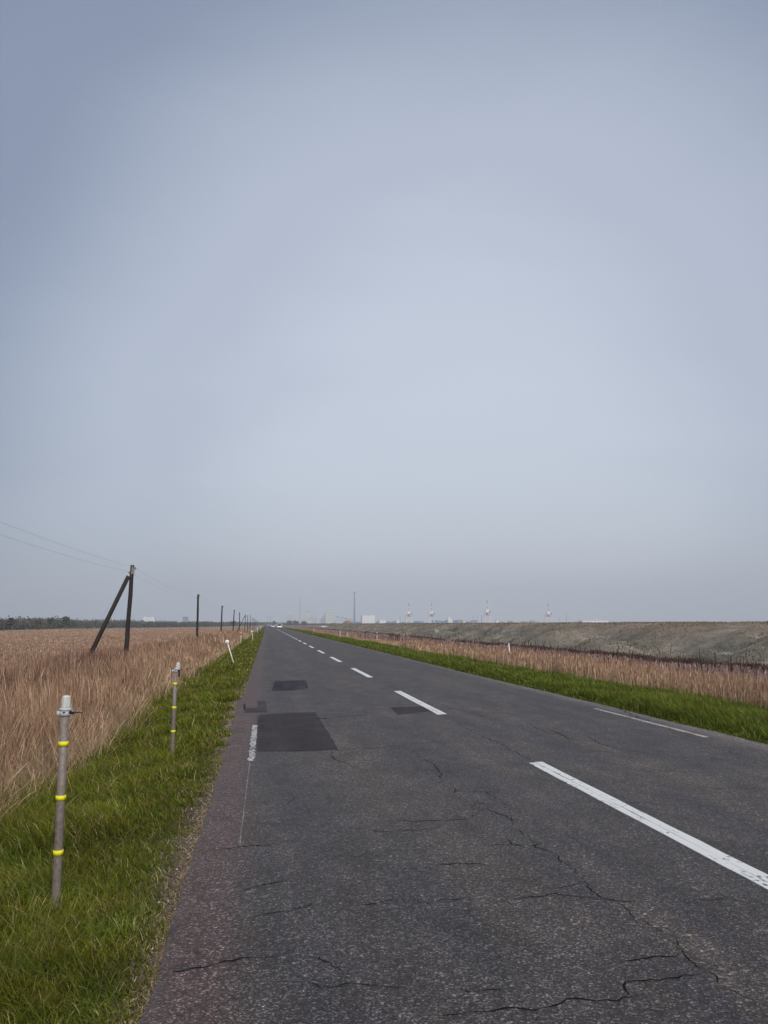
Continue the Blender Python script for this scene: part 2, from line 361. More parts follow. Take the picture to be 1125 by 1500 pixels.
M = dict(
    ground=ground_mat(), dyke=dyke_mat(), sea=water_mat(), pole=wood_mat(), tube=tube_mat(),
    road=asphalt('asphalt', (.060, .051, .045), (.035, .034, .037), True),
    patch=asphalt('patch_asphalt', (.029, .024, .025), (.039, .033, .034), False, .9, 260),
    patch_dark=asphalt('tarred_patch_asphalt', (.022, .020, .024), (.036, .034, .038), False, .9, 260),
    patch_old=asphalt('old_patch_asphalt', (.040, .037, .040), (.050, .045, .047), False, .55, 200),
    tar=plain('tar', (.022, .020, .030), .8, spec=.15, scale=30),
    crack=plain('crack_dark', (.014, .012, .011), .95, scale=40, var=.5, spec=0),
    paint=paint('road_paint', .37, (.72, .72, .69)), paint_old=paint('worn_road_paint', .50, (.55, .53, .50)), paint_right=paint('pale_worn_paint', .46, (.42, .39, .37)), paint_thin=paint('thin_old_paint', .50, (.22, .20, .195)),
    yellow=plain('yellow_tape', (.70, .66, .01), .5, var=.22, scale=70),
    white=plain('white_plastic', (.78, .77, .72), .45, var=.08), grey=plain('grey_plastic', (.42, .43, .44), .5, var=.12, scale=30),
    lens=plain('lamp_lens', (.50, .52, .49), .25, var=.3, scale=60, spec=.8),
    black=plain('black_rubber', (.015, .014, .014), .6), darkmetal=plain('dark_bracket', (.05, .045, .042), .55, .3),
    red=plain('red_reflector', (.45, .06, .03), .4), ceramic=plain('grey_insulator', (.22, .19, .17), .3), wire=plain('wire', (.40, .40, .42), .5, .3),
    stone=plain('gravel_stone', (.26, .22, .20), .85, var=.5, scale=20),
    carwhite=plain('white_car_paint', (.82, .82, .82), .25, var=.02, spec=.6), glass=plain('car_glass', (.02, .022, .025), .08, spec=.8, var=.05),
    tyre=plain('tyre', (.02, .02, .02), .85), redlight=plain('tail_light', (.35, .02, .015), .25), cleanlight=plain('head_light', (.75, .76, .78), .15, spec=.7),
    rim=plain('wheel_rim', (.45, .45, .47), .35, .7), plate=plain('number_plate', (.7, .68, .6), .5),
    bwhite=plain('white_cladding', (.66, .67, .67), .7, var=.05, scale=.05), bcream=plain('cream_cladding', (.58, .56, .48), .8, var=.08, scale=.04),  # white, cream and pale concrete dulled: distance haze painted into the colour
    bpale=plain('pale_concrete', (.46, .47, .47), .8, var=.08, scale=.04), bblue=plain('blue_steel', (.05, .13, .30), .6, var=.3, scale=.06),
    bgrey=plain('grey_steel', (.16, .18, .21), .6, var=.2, scale=.05), bdark=plain('dark_steel', (.05, .055, .07), .6, var=.2, scale=.1),
    cranered=plain('red_steel', (.42, .22, .19), .6, var=.15, scale=.1), cranewhite=plain('white_steel', (.66, .67, .68), .55, var=.05, scale=.1),  # crane colours paled, haze of distance put into the steel colour
    pane=plain('window_band', (.10, .12, .14), .3, var=.2, scale=.2), roofgrey=plain('roof_sheet', (.35, .35, .36), .7, scale=.1),
    trunk=plain('tree_bark', (.11, .09, .07), .9, scale=1),
)
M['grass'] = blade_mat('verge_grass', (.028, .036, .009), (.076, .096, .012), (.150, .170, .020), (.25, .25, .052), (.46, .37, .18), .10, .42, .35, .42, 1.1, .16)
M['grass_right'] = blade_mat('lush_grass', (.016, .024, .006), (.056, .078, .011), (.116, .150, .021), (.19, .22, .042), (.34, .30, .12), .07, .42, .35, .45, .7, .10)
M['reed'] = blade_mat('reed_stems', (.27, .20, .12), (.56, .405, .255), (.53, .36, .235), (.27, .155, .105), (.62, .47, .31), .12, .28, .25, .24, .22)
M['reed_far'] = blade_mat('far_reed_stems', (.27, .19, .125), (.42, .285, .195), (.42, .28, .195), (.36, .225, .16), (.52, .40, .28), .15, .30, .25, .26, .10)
M['heath'] = blade_mat('heath_stems', (.12, .08, .065), (.29, .20, .165), (.33, .22, .19), (.25, .15, .135), (.42, .33, .26), .15, .35, .2, .3, .3)
M['heath_dark'] = blade_mat('dark_bank_growth', (.05, .035, .03), (.085, .055, .05), (.10, .065, .055), (.09, .055, .05), (.2, .14, .11), .08, .35, .2, .3, .3)
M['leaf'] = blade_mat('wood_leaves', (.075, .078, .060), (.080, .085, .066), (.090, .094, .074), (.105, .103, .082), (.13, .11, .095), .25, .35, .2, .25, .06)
M['leaf2'] = blade_mat('wood_leaves_green', (.040, .060, .026), (.050, .075, .030), (.058, .082, .034), (.070, .092, .044), None, 0, .35, .2, .25, .06)

# ------------------------------------------------------------------ terrain
GX = np.array([-6500, -60, -16, -7, -4.6, -3.4, -2.5, -1.3, -.62, -.40, 6.55, 6.8, 8.5, 10., 11.5, 14, 24, 27, 90, 200, 6500.])
GZ = np.array([-1.9, -1.75, -1.15, -.95, -.82, -.62, -.34, -.10, -.028, -.06, -.06, -.035, -.10, -.26, -.58, -.85, -.92, -.95, -1.4, -1.6, -1.6])
def gz(x, y):
    x = np.asarray(x, float); y = np.asarray(y, float)
    z = np.interp(x, GX, GZ)
    off = np.clip(np.maximum(-x-.7, x-6.9)/2.0, 0, 1)
    return z + off*(.035*wob(x, y, 1.3, 1) + .06*wob(x, y, .25, 2)*np.clip(off*1.0, 0, 1))
def axis(parts):
    r = []
    for a, b, s in parts: r += list(np.arange(a, b, s))
    return np.array(r)
def grid(name, xs, ys, zf, m, smooth=True):
    X, Y = np.meshgrid(xs, ys, indexing='ij'); Z = zf(X, Y)
    V = np.stack([X, Y, Z], -1).reshape(-1, 3); n, k = X.shape
    i = (np.arange(n-1)[:, None]*k + np.arange(k-1)[None]).ravel()
    return npmesh(name, V, np.stack([i, i+k, i+k+1, i+1], -1), None, m, smooth=smooth)
xs = np.concatenate([[-6500, -4000, -1500, -500, -200, -100], axis([(-60, -16, 6), (-16, -3, 1), (-3, -.7, .16)]), [-.62, -.40, 0, 3, 6.55, 6.8], axis([(7, 12, .3), (12, 28, 1.5), (28, 100, 8)]), [150, 300, 800, 2500, 4500, 6500]])
ys = np.concatenate([[-6500, -1000, -100, -20], axis([(-8, 30, .4), (30, 100, 2), (100, 600, 20)]), [700, 1000, 1500, 2500, 4500, 6500]])
struct(grid('ground', xs, ys, gz, M['ground']), 'flat marsh ground with grassy verges and reed fields')

# road: one slab with a ragged left edge, flush sheets for markings above it
def left_edge(y):
    k = -.475 - .03*np.clip((y-8)/20, 0, 1)
    rough = .012*wob(y, y*0, 3.1, 5) + .010*wob(y, y*0, 11., 6) + np.where((y > 11) & (y < 18), .06*wob(y, y*0, 2.3, 8)-.03, 0)
    return k + rough - np.interp(y, [17, 20, 60], [0, -.0, -.02])
def right_edge(y): return np.interp(y, [0, 16, 26, 60], [6.68, 6.66, 6.52, 6.50]) + .02*wob(y, y*0, 1.6, 9) + .012*wob(y, y*0, 6, 10)
ry = np.concatenate([[-60, -20], axis([(-8, 40, .12), (40, 120, 1.0), (120, 600, 10), (600, 3000, 100)]), [3000, 6000]])
le, re = left_edge(ry), right_edge(ry)
cols = [le-.03, le, le+.25, np.full_like(ry, 1.2), np.full_like(ry, 3.1), np.full_like(ry, 5.), re-.2, re, re+.03]
zz = [-.09, 0, .0, .012, .02, .012, 0, 0, -.09]
V = np.stack([np.stack([c, ry, np.full_like(ry, z)], -1) for c, z in zip(cols, zz)], 0)
k = len(ry); i = (np.arange(len(cols)-1)[:, None]*k + np.arange(k-1)[None]).ravel()
struct(npmesh('road', V.reshape(-1, 3), np.stack([i, i+k, i+k+1, i+1], -1), None, M['road']), 'cracked grey asphalt road running straight to the horizon')
def rz(x): return float(np.interp(x, [-.5, -.22, 1.2, 3.1, 5., 6.5], [0, 0, .012, .02, .012, 0]))

def sheet(name, polys, m, lift, label):     # thin flush sheets on the road; polys = list of xy quads/ngons
    mb = MB()
    for p in polys:
        n = len(p); top = [(x, y, rz(x)+lift) for x, y in p]; bot = [(x, y, rz(x)-.002) for x, y in p]
        mb.add(top+bot, [tuple(range(n))] + [(i, (i+1) % n, n+(i+1) % n, n+i) for i in range(n)])
    return struct(mb.build(name, m), label)
# centre line: each dash two narrow stripes with a rough seam between
polys = []
y0 = 4.1
def stripe(xc, w, ya, yb, jag=.004, step=.25):
    ys_ = list(np.arange(ya, yb, step)) + [yb]; out = []
    for a, b in zip(ys_[:-1], ys_[1:]):
        out.append((a, b))
    L_ = [xc-w/2 + random.uniform(-jag, jag) for _ in ys_]; R_ = [xc+w/2 + random.uniform(-jag, jag) for _ in ys_]
    return [[(L_[i], ys_[i]), (R_[i], ys_[i]), (R_[i+1], ys_[i+1]), (L_[i+1], ys_[i+1])] for i in range(len(ys_)-1)]
for kk in range(-1, 60):
    a = 4.15 + kk*9.95; b = a + 5.0
    if kk < 2:
        polys += stripe(3.045, .078, a, b-.04) + stripe(3.135, .086, a+.06, b)
    else: polys += stripe(3.09, .165, a, b, .004, 1.0)
polys += stripe(3.09, .15, 601, 2500, 0, 80)
sheet('centre_line', polys, M['paint'], .004, 'dashed white centre line painted on the asphalt')
polys = []
for a, b in ((9.85, 13.2),): polys += stripe(-.155, .075, a, b, .012, .12)
sheet('worn_edge_line', polys, M['paint_old'], .004, 'short worn white edge line beside the dark asphalt patch')
sheet('thin_edge_line', stripe(-.165, .011, 6.2, 9.7, .003, .3), M['paint_thin'], .004, 'faint thin remnant of the left edge line')
sheet('right_edge_line', stripe(6.22, .085, 10.9, 14.8, .006, .3), M['paint_right'], .004, 'worn pale edge line on the right side of the road')
sheet('road_patch', [[(-.10, 14.62), (.40, 14.80), (.90, 14.85), (.925, 12.4), (.93, 10.49), (.40, 10.44), (-.085, 10.53)]], M['patch'], .004, 'large dark rectangular asphalt patch')
sheet('road_patch', [[g(572, 1038), g(622, 1036), (3.02, 15.5), (3.02, 14.7), g(583, 1048.5)]], M['patch'], .0035, 'small dark asphalt patch beside the centre line')
sheet('road_patch', [[g(402, 998), g(446, 997), g(450, 1009), g(425, 1012), g(398, 1012.5)]], M['patch_dark'], .004, 'small square asphalt patch with wet tar')
sheet('road_patch', [[g(358, 1037), g(377, 1037), g(377, 1027), g(389, 1027), g(391, 1043.5), g(359, 1044)]], M['patch_old'], .004, 'old patch at the broken road edge')
random.seed(21)
tarp = []
for _ in range(26):
    cx = g(408, 1005)[0] + random.gauss(0, .07); cy = g(408, 1005)[1] + random.gauss(0, .45); w = random.uniform(.02, .07); l = random.uniform(.10, .5)
    tarp.append([(cx+w*math.cos(t)*random.uniform(.6, 1.2), cy+l*math.sin(t)*random.uniform(.6, 1.2)) for t in np.linspace(0, 2*math.pi, 9)[:-1]])
for _ in range(12):
    cx = g(428, 1004)[0] + random.gauss(0, .05); cy = g(428, 1004)[1] + random.gauss(0, .6); w = random.uniform(.01, .03); l = random.uniform(.15, .5)
    tarp.append([(cx+w*math.cos(t)*random.uniform(.6, 1.2), cy+l*math.sin(t)*random.uniform(.6, 1.2)) for t in np.linspace(0, 2*math.pi, 9)[:-1]])
mb = MB()
for q, p in enumerate(tarp): mb.add([(x, y, rz(x)+.006+q*.00015) for x, y in p], [tuple(range(8))])
struct(mb.build('tar_stain', M['tar']), 'wet looking dark tar smears on the small square patch')
# cracks: thin jagged ribbons lying in the surface
CR = [([(378,1047),(376.5,1101)], 1.0), ([(461,1044),(494,1099.5)], .9), ([(378,1047),(420,1045),(461,1044)], .9), ([(447,997),(450.5,1010)], 1.0), ([(401,1012.5),(426,1012),(450,1010)], .9),
 ([(645,1145),(651,1155)], .8), ([(663,1165),(667,1161)], .7), ([(736,1177),(748,1190),(748,1214)], .6), ([(896,1323),(925,1340),(940,1352)], .6), ([(843,1276),(850,1285),(857,1294)], .8), ([(510,1121),(522,1128),(540,1131),(580,1131)], .5), ([(575,1048),(600,1047),(640,1046)], .5),
 ([(296,1248),(318,1246)], .5), ([(318,1246),(341,1242),(379,1239),(418,1236)], 1.1), ([(346,1308),(366,1302),(395,1296),(421,1291)], .9), ([(366,1347),(392,1340),(424,1336),(443,1331),(462,1321)], .7),
 ([(251,1424),(302,1417),(328,1409),(354,1405),(384,1405)], 1.2), ([(384,1405),(400,1403),(421,1400)], .8), ([(470,1400),(478,1412),(486,1418),(500,1426)], .9),
 ([(684,1488),(724,1486),(755,1482),(780,1485),(814,1478),(830,1469),(874,1472),(913,1466),(938,1462)], 1.0), ([(640,1492),(684,1488)], .7), ([(785,1486),(787,1502)], .8),
 ([(913,1466),(915,1450),(931,1443),(967,1443),(995,1439),(1027,1434)], 1.0), ([(910,1416),(938,1411),(974,1406),(995,1402)], 1.0),
 ([(981,1377),(1002,1402),(1020,1423),(1045,1432),(1066,1455),(1084,1464),(1110,1480)], .9), ([(940,1352),(960,1364),(981,1377)], .6), ([(660,1454),(700,1456),(745,1454)], .9),
 ([(748,1214),(773,1228),(793,1247),(817,1254),(824,1268),(843,1276)], 1.1), ([(857,1294),(867,1310),(878,1318),(896,1323),(930,1326)], 1.3), ([(814,1306),(849,1297),(857,1294)], .7),
 ([(746,1322),(789,1318),(814,1313),(842,1318),(896,1323)], .9), ([(616,1111),(637,1123),(647,1136),(645,1145)], 1.4), ([(600,1102),(616,1111)], .7), ([(651,1155),(667,1157),(663,1165)], 1.2), ([(667,1161),(709,1163),(736,1177)], .9),
 ([(661,1184),(688,1183),(709,1181),(724,1182)], .7), ([(707,1187),(731,1196),(744,1199),(760,1208)], 1.2), ([(560,1204),(640,1205),(672,1204),(693,1199),(707,1188)], .9), ([(500,1214),(560,1221),(603,1219),(635,1218),(648,1213)], .8),
 ([(709,1241),(747,1241),(779,1243),(806,1240)], .9), ([(745,1233),(751,1241),(765,1243)], 1.5), ([(699,1077),(731,1092),(760,1107),(781,1119)], 1.2), ([(653,1051),(675,1064),(699,1077)], .5),
 ([(462,1053.5),(470,1054),(481,1053)], 3.0), ([(481,1053),(503,1051),(532,1049.5),(575,1048)], 1.2), ([(500,1048),(520,1045),(560,1046)], .6), ([(377,1102),(420,1101),(470,1101),(492,1100),(521,1098),(561,1097),(600,1092)], 1.0),
 ([(487,1101),(485,1111),(499,1117),(510,1121)], 1.3), ([(600,1092),(640,1089),(660,1091)], .6), ([(348,1032),(357,1032),(359,1040),(372,1040)], 2.2), ([(436,1169),(420,1180),(430,1176)], .6),
 ([(580,1131),(620,1131),(650,1133)], .5), ([(520,1135),(560,1134),(600,1135)], .5), ([(545,1164),(590,1165),(640,1163)], .6), ([(400,1150),(440,1152),(500,1151)], .4), ([(640,1270),(676,1268),(720,1270)], .9), ([(590,1275),(640,1276)], .5), ([(700,1257),(725,1256),(748,1260)], .6),
 ([(690,1319),(660,1322),(640,1325)], .7), ([(800,1068),(815,1075),(830,1082),(850,1088)], 1.8), ([(770,1060),(800,1075),(830,1078)], 1.0), ([(858,1080),(880,1092),(910,1100),(960,1108)], 1.2), ([(1020,1158),(1070,1157),(1120,1158)], .8), ([(900,1035),(925,1047),(950,1056),(985,1062)], 1.6), ([(960,1075),(1000,1083),(1060,1100),(1124,1120)], .8),
 ([(640,1031),(660,1040),(690,1046),(720,1055)], .8), ([(360,1300),(364,1270),(365,1262)], .4), ([(1000,1330),(1060,1322),(1120,1328)], .6), ([(880,1190),(930,1180),(990,1182)], .5), ([(420,1440),(470,1450),(540,1446),(600,1449)], .6), ([(520,1330),(570,1322),(640,1325)], .6)]
random.seed(5); mb = MB(); lift = .0025
for pts, w in CR:
    P = [Vector((*g(*p), 0)) for p in pts]; Q = []
    for a, b in zip(P[:-1], P[1:]):
        n = max(2, int((b-a).length/.035)); d = (b-a).normalized(); nn = Vector((-d.y, d.x, 0)); j = 0.0
        for s in range(n):
            j = j*.6 + random.gauss(0, .011); Q.append(a.lerp(b, s/n) + nn*j*(1 if s else .3))
    Q.append(P[-1]); lift += .00004
    V = []; dist = P[0].y
    base = .0023 * w * max(1.0, P[0].y/9.)
    for i_, p in enumerate(Q):
        d = (Q[min(i_+1, len(Q)-1)] - Q[max(0, i_-1)]).normalized(); nn = Vector((-d.y, d.x, 0))
        # transverse cracks look thinner from afar, so they really are wider in the open joints
        t = min(1, 6*min(i_, len(Q)-1-i_)/len(Q)+.15); hw = base*t*random.uniform(.35, 1.5)*(1+1.0*abs(nn.y))
        V += [p+nn*hw, p-nn*hw]
    mb.add([(v.x, v.y, rz(v.x)+lift) for v in V], [(2*i_, 2*i_+1, 2*i_+3, 2*i_+2) for i_ in range(len(Q)-1)])
struct(mb.build('road_cracks', M['crack']), 'jagged dark cracks wandering across the asphalt')

# sand dyke on the right: a long grassy bank with slumps and hummocks
def dz(x, y):
    s = np.interp(x, [25.5, 27, 29, 33, 37.5, 39.5, 44, 60, 80, 100], [-1.3, -.93, -.62, .50, 1.58, 1.72, 1.64, 1.3, .2, -1.9])
    face = np.clip((x-26)/3, 0, 1)*np.clip((37.6-x)/4, 0, 1)
    h = .34*wob(x, y*.55, .40, 11) + .26*wob(x+3*np.sin(y*.09), y*.8, .95, 12) + .07*wob(x, y, 2.6, 13)
    slump = -.55*np.exp(-((x-33)/2.6)**2)*np.clip(np.sin(y*.115+1.0), 0, 1)**2 + .35*np.exp(-((x-30.5)/1.8)**2)*np.clip(np.sin(y*.115+.6), 0, 1)**2
    top = .018*wob(x, y, .7, 14)*np.clip((x-36)/2, 0, 1)
    for cy, cx, a_, rx, ry_ in ((76, 33.5, -.95, 1.7, 6), (71, 35.6, .35, 1.0, 5), (100, 34, -.9, 1.5, 6), (106, 35.2, .35, .9, 5), (123, 33, -.7, 1.6, 8), (60, 31.5, -.6, 1.3, 6), (145, 33.5, -.8, 1.5, 8), (52, 32, .3, 1.3, 5), (172, 33, -.7, 1.6, 9), (205, 33, -.7, 1.6, 12), (87, 31, .4, 1.3, 6)):
        h = h + 1.5*a_*np.exp(-((x-cx)/rx)**2-((y-cy)/ry_)**2)
    z = s + face*(h+slump) + top 
    end = np.clip((470-y)/60, 0, 1); end = end*end*(3-2*end)
    return -1.3 + (z+1.3)*end
def tail(a, r): return np.concatenate([a, r])
struct(grid('dyke', np.concatenate([axis([(25.5, 42, .3), (42, 60, 2)]), [60, 70, 80, 100]]), np.concatenate([axis([(-60, 20, 4), (20, 110, .4), (110, 220, 1.0), (220, 475, 3)])]), dz, M['dyke']), 'long hummocky bank of sand and dry grass')
# sea and far shore behind the dyke
mb = MB(); mb.add([(150, -3000, -1.5), (6500, -3000, -1.5), (6500, 1650, -1.5), (700, 1650, -1.5), (150, 700, -1.5)], [(0, 1, 2, 3, 4)])
struct(mb.build('sea_water', M['sea']), 'strip of sea behind the dyke')

# ------------------------------------------------------------------ ribbons (grass, reeds)
def ribbons(name, base, H, Wd, ldir, lean, m, levels, prof, power=2.0, t0=None, label='', kindcat=None, yawfree=True, rr=None, droop=0.0):
    n = len(base); K = len(levels)
    yaw = rng.uniform(0, math.pi, n); side = np.stack([np.cos(yaw), np.sin(yaw)], -1)
    V = np.zeros((n, 2*K-1, 3), np.float32); tt = np.zeros((n, 2*K-1), np.float32)
    for k, t in enumerate(levels):
        c = base.copy(); off = (lean*H*t**power)
        c[:, 0] += np.cos(ldir)*off; c[:, 1] += np.sin(ldir)*off; c[:, 2] += H*(t - .32*np.minimum(lean, 1.5)*t**3) 
        if k < K-1:
            w = Wd*prof[k]/2
            V[:, 2*k] = c; V[:, 2*k, :2] -= side*w[:, None]; V[:, 2*k+1] = c; V[:, 2*k+1, :2] += side*w[:, None]
            tt[:, 2*k:2*k+2] = t
        else: V[:, 2*k] = c; tt[:, 2*k] = t
    b = np.arange(n)[:, None]*(2*K-1)
    Q = np.concatenate([np.stack([b[:, 0]+2*k, b[:, 0]+2*k+1, b[:, 0]+2*k+3, b[:, 0]+2*k+2], -1) for k in range(K-2)], 0)
    T = np.stack([b[:, 0]+2*(K-2), b[:, 0]+2*(K-2)+1, b[:, 0]+2*(K-1)], -1)
    r = rng.uniform(0, 1, n) if rr is None else rr
    o = npmesh(name, V.reshape(-1, 3), Q, T, m, dict(t=tt.ravel(), r=np.repeat(r, 2*K-1)))
    o['kind'] = 'stuff'; o['label'] = label; o['category'] = kindcat or 'grass'
    return o
def sampleY(n, a, b, p):                     # density ~ Y^-p
    u = rng.uniform(0, 1, n)
    if abs(p-1) < 1e-6: return a*(b/a)**u
    q = 1-p; return (a**q + u*(b**q-a**q))**(1/q)
def pts(x, y): return np.stack([x, y, gz(x, y)-.01], -1)
GL = [0, .4, .75, 1.0]; GP = [1, .85, .5, 0]

# left verge grass
n = 330000
y = sampleY(n, 1.8, 170, 1.75); x = rng.uniform(-3.2, -.44, n)
edge = left_edge(y) - .01 + .10*wob(x*0+1, y, 1.1, 21) + .08*wob(x*0+1, y, 5, 22) + .04*wob(x*0+1, y, 14, 29) - np.interp(y, [6, 9, 11, 16, 20], [0, .06, .14, .05, -.02])
reedx = -2.45 + .25*wob(x*0, y, .6, 23) + .12*wob(x*0, y, 2.3, 24)
dens = .55 + .45*wob(x, y, 1.7, 25)
keep = (x < edge + .03*rng.normal(size=n)) & (x > reedx-.9*rng.uniform(0, 1, n)**1.5) & (rng.uniform(0, 1, n) < np.clip(dens+.45, .25, 1)) & (x > -.45*y-1.0)
x, y = x[keep], y[keep]; n = len(x)
d2e = np.clip((edge[keep]-x)/.5, 0.12, 1); H = (.055 + .12*rng.uniform(0, 1, n)**1.4 + .05*np.clip(wob(x, y, 1.4, 26), 0, 1))*(.35+.65*d2e)
H *= np.interp(x, [-3.0, -2.4, -1.8, -1], [3.2, 2.3, 1.35, .95])*(1+.35*wob(x, y, 2.2, 28))
H = np.where(rng.uniform(0, 1, n) < .03, H*1.7, H)
Wd = np.maximum(.0042*rng.uniform(.7, 1.4, n), y*.00085)
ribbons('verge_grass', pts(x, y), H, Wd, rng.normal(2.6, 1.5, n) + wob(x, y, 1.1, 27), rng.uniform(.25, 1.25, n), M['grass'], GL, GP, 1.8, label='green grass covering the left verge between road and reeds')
# right verge grass
n = 200000
y = sampleY(n, 8, 330, 1.75); x = rng.uniform(6.45, 10.6, n)
edge = right_edge(y) + .05 + .09*wob(x*0+1, y, .9, 31) + .08*wob(x*0+1, y, 3.5, 32)
keep = (x > edge) & (x < 10.1+.3*wob(x*0, y, .5, 33)) & (x < .75*y+2) & (rng.uniform(0, 1, n) < .6+.4*wob(x, y, 1.3, 34)+.2)
x, y = x[keep], y[keep]; n = len(x)
H = (.10 + .17*rng.uniform(0, 1, n)**1.2 + .10*np.clip(wob(x, y*.6, 1.0, 35), 0, 1))*np.clip((x-edge[keep])/.5, .3, 1)
Wd = np.maximum(.006, y*.00095)
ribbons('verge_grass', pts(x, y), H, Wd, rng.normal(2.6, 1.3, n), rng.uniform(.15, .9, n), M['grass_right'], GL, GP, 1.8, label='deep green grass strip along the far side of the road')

# reeds
RL = [0, .35, .70, .79, .90, 1.0]; RP = [.9, .85, .65, 1.55, 1.1, 0]
def reeds(name, x, y, H, wmin, m, label, leanamt=.22, plume=True, ldir=None, lean=None):
    n = len(x)
    Wd = np.maximum(.0028, y*wmin*.50)*rng.uniform(.7, 1.35, n)
    ld = rng.normal(0.3, 1.2, n) if ldir is None else ldir
    le_ = np.abs(rng.normal(leanamt, leanamt*.6, n)) if lean is None else lean
    return ribbons(name, pts(x, y), H, Wd, ld, le_, m, RL if plume else GL, RP if plume else GP, 1.35, label=label, kindcat='reeds')
# near belt on the left, bent outwards over the verge along its margin
n = 270000
y = sampleY(n, 3.0, 120, 1.55); x = rng.uniform(-6.6, -2.15, n)
reedx = -2.38 + .22*wob(x*0, y, .6, 23) + .12*wob(x*0, y, 2.3, 24) + np.interp(y, [4, 7, 11], [.30, .22, 0])
keep = (x < reedx + .15*rng.normal(size=n)) & (x > -.46*y-1.2) & (rng.uniform(0, 1, n) < .8+.3*wob(x, y, 1.5, 41)) & (rng.uniform(0, 1, n) < .28+(reedx-x)*1.0 + .5*wob(x, y, 4.0, 40))
x, y = x[keep], y[keep]; n = len(x); dm = np.clip((reedx[keep]-x)/1.0, 0, 1)
H = (1.02 + .33*np.clip((-x-2.2)/3.0, 0, 1))*(.55+.45*dm)*(1+.13*rng.normal(size=n)) + .10*wob(x, y, .8, 42)
H *= np.where(rng.uniform(0, 1, n) < .10, .6, 1); H = np.clip(H, .25, 1.75)
edgef = (1-dm)
ld = np.where(rng.uniform(0, 1, n) < .25, rng.normal(-.4, 1.0, n), rng.normal(3.0, .8, n))
lean = np.abs(rng.normal(.16, .10, n)) + edgef**1.3*rng.uniform(0.05, .55, n)
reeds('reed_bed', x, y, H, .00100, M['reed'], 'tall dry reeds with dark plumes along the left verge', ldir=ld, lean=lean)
# loose leaves and broken stems inside the near belt
n = 26000
y = sampleY(n, 3.0, 45, 1.6); x = rng.uniform(-5.2, -2.0, n)
reedx = -2.3 + .22*wob(x*0, y, .6, 23) + .12*wob(x*0, y, 2.3, 24)
keep = (x < reedx + .15*rng.normal(size=n)) & (x > -.46*y-1.2); x, y = x[keep], y[keep]; n = len(x)
b = pts(x, y); dm = np.clip((reedx[keep]-x)/1.2, 0, 1); b[:, 2] += rng.uniform(0, .85, n)*dm
ribbons('reed_leaves', b, rng.uniform(.15, .42, n), np.maximum(.004, y*.0006)*rng.uniform(.6, 1.2, n), np.where(rng.uniform(0, 1, n) < .4, rng.normal(-.6, .8, n), rng.normal(2.9, 1.0, n)), rng.uniform(.3, 1.5, n), M['reed'], [0, .4, .75, 1.0], [.6, 1, .7, 0], 1.6,
        label='bent dry reed leaves hanging over the left verge', kindcat='reeds', rr=rng.uniform(0, 1, n))
# darker plumed ridge at the back of the near belt
n = 15000
y = sampleY(n, 11, 75, 1.3); x = -5.5 + rng.normal(0, .45, n); H = 1.34 + .16*rng.normal(size=n) + .12*wob(x, y, .7, 63); H *= np.interp(y, [11, 40, 75], [1.05, 1, .9])
M['reed_dark'] = blade_mat('dark_plumed_reeds', (.28, .20, .14), (.40, .27, .20), (.26, .15, .115), (.155, .080, .065), (.50, .36, .27), .12, .35, .2, .24, .3)
reeds('reed_ridge', x, y, H.clip(.6, 1.9), .0012, M['reed_dark'], 'dark plumed ridge of taller reeds by the nearest telephone pole', .16)
# lower field behind, thinning with distance
n = 560000
y = sampleY(n, 9, 560, 1.45); x = -5.6 - rng.uniform(0, 1, n)*(.46*y+3-5.6).clip(0)
keep = (x < -5.6) & (x > -1.05*(y*.35+4)-.1*y); x, y = x[keep], y[keep]; n = len(x)
H = (.98 + .10*rng.normal(size=n) + .10*wob(x, y, .12, 43) + .06*wob(x, y, .6, 44)) * np.interp(-x, [5.6, 7, 14], [1.05, .85, .85]) * np.interp(y, [30, 90, 300], [1, .8, .5])
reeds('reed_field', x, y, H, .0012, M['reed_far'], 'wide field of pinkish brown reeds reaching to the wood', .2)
# right belt
n = 320000
y = sampleY(n, 9, 420, 1.6); x = 9.6 + rng.uniform(0, 1, n)**1.15*5.2
e0 = 10.0 + .3*wob(x*0, y, .5, 33)
keep = (x > e0 + .12*rng.normal(size=n)) & (x < .80*y+3) & (rng.uniform(0, 1, n) < .85+.3*wob(x, y, 1.1, 45)); x, y = x[keep], y[keep]; n = len(x)
H = (.78 + .13*rng.normal(size=n) + .12*wob(x, y*.6, .8, 46))*np.interp(x-e0[keep], [0, .8, 2.5, 5], [.62, .80, 1.0, .9])*np.interp(y, [60, 95], [1, .45])
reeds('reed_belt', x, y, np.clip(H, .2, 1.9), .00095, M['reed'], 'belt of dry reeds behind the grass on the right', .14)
n = 120000
y = sampleY(n, 16, 470, 1.45); x = rng.uniform(13.8, 24.2, n); keep = (x < .80*y+3); x, y = x[keep], y[keep]; n = len(x)
reeds('heath', x, y, (.30+.08*rng.normal(size=n)+.10*wob(x, y, .4, 47)).clip(.08), .0012, M['heath'], 'low mauve heath between reeds and dyke', .3)
n = 34000
y = sampleY(n, 26, 470, 1.3); x = rng.normal(24.9, .30, n) + .5*wob(y*0, y, .12, 48); keep = (x < .80*y+3); x, y = x[keep], y[keep]; n = len(x)
reeds('bank_growth', x, y, (.36+.10*rng.normal(size=n)+.10*wob(x, y, .5, 49)).clip(.08), .0013, M['heath_dark'], 'dark line of growth along the ditch at the dyke foot', .3)
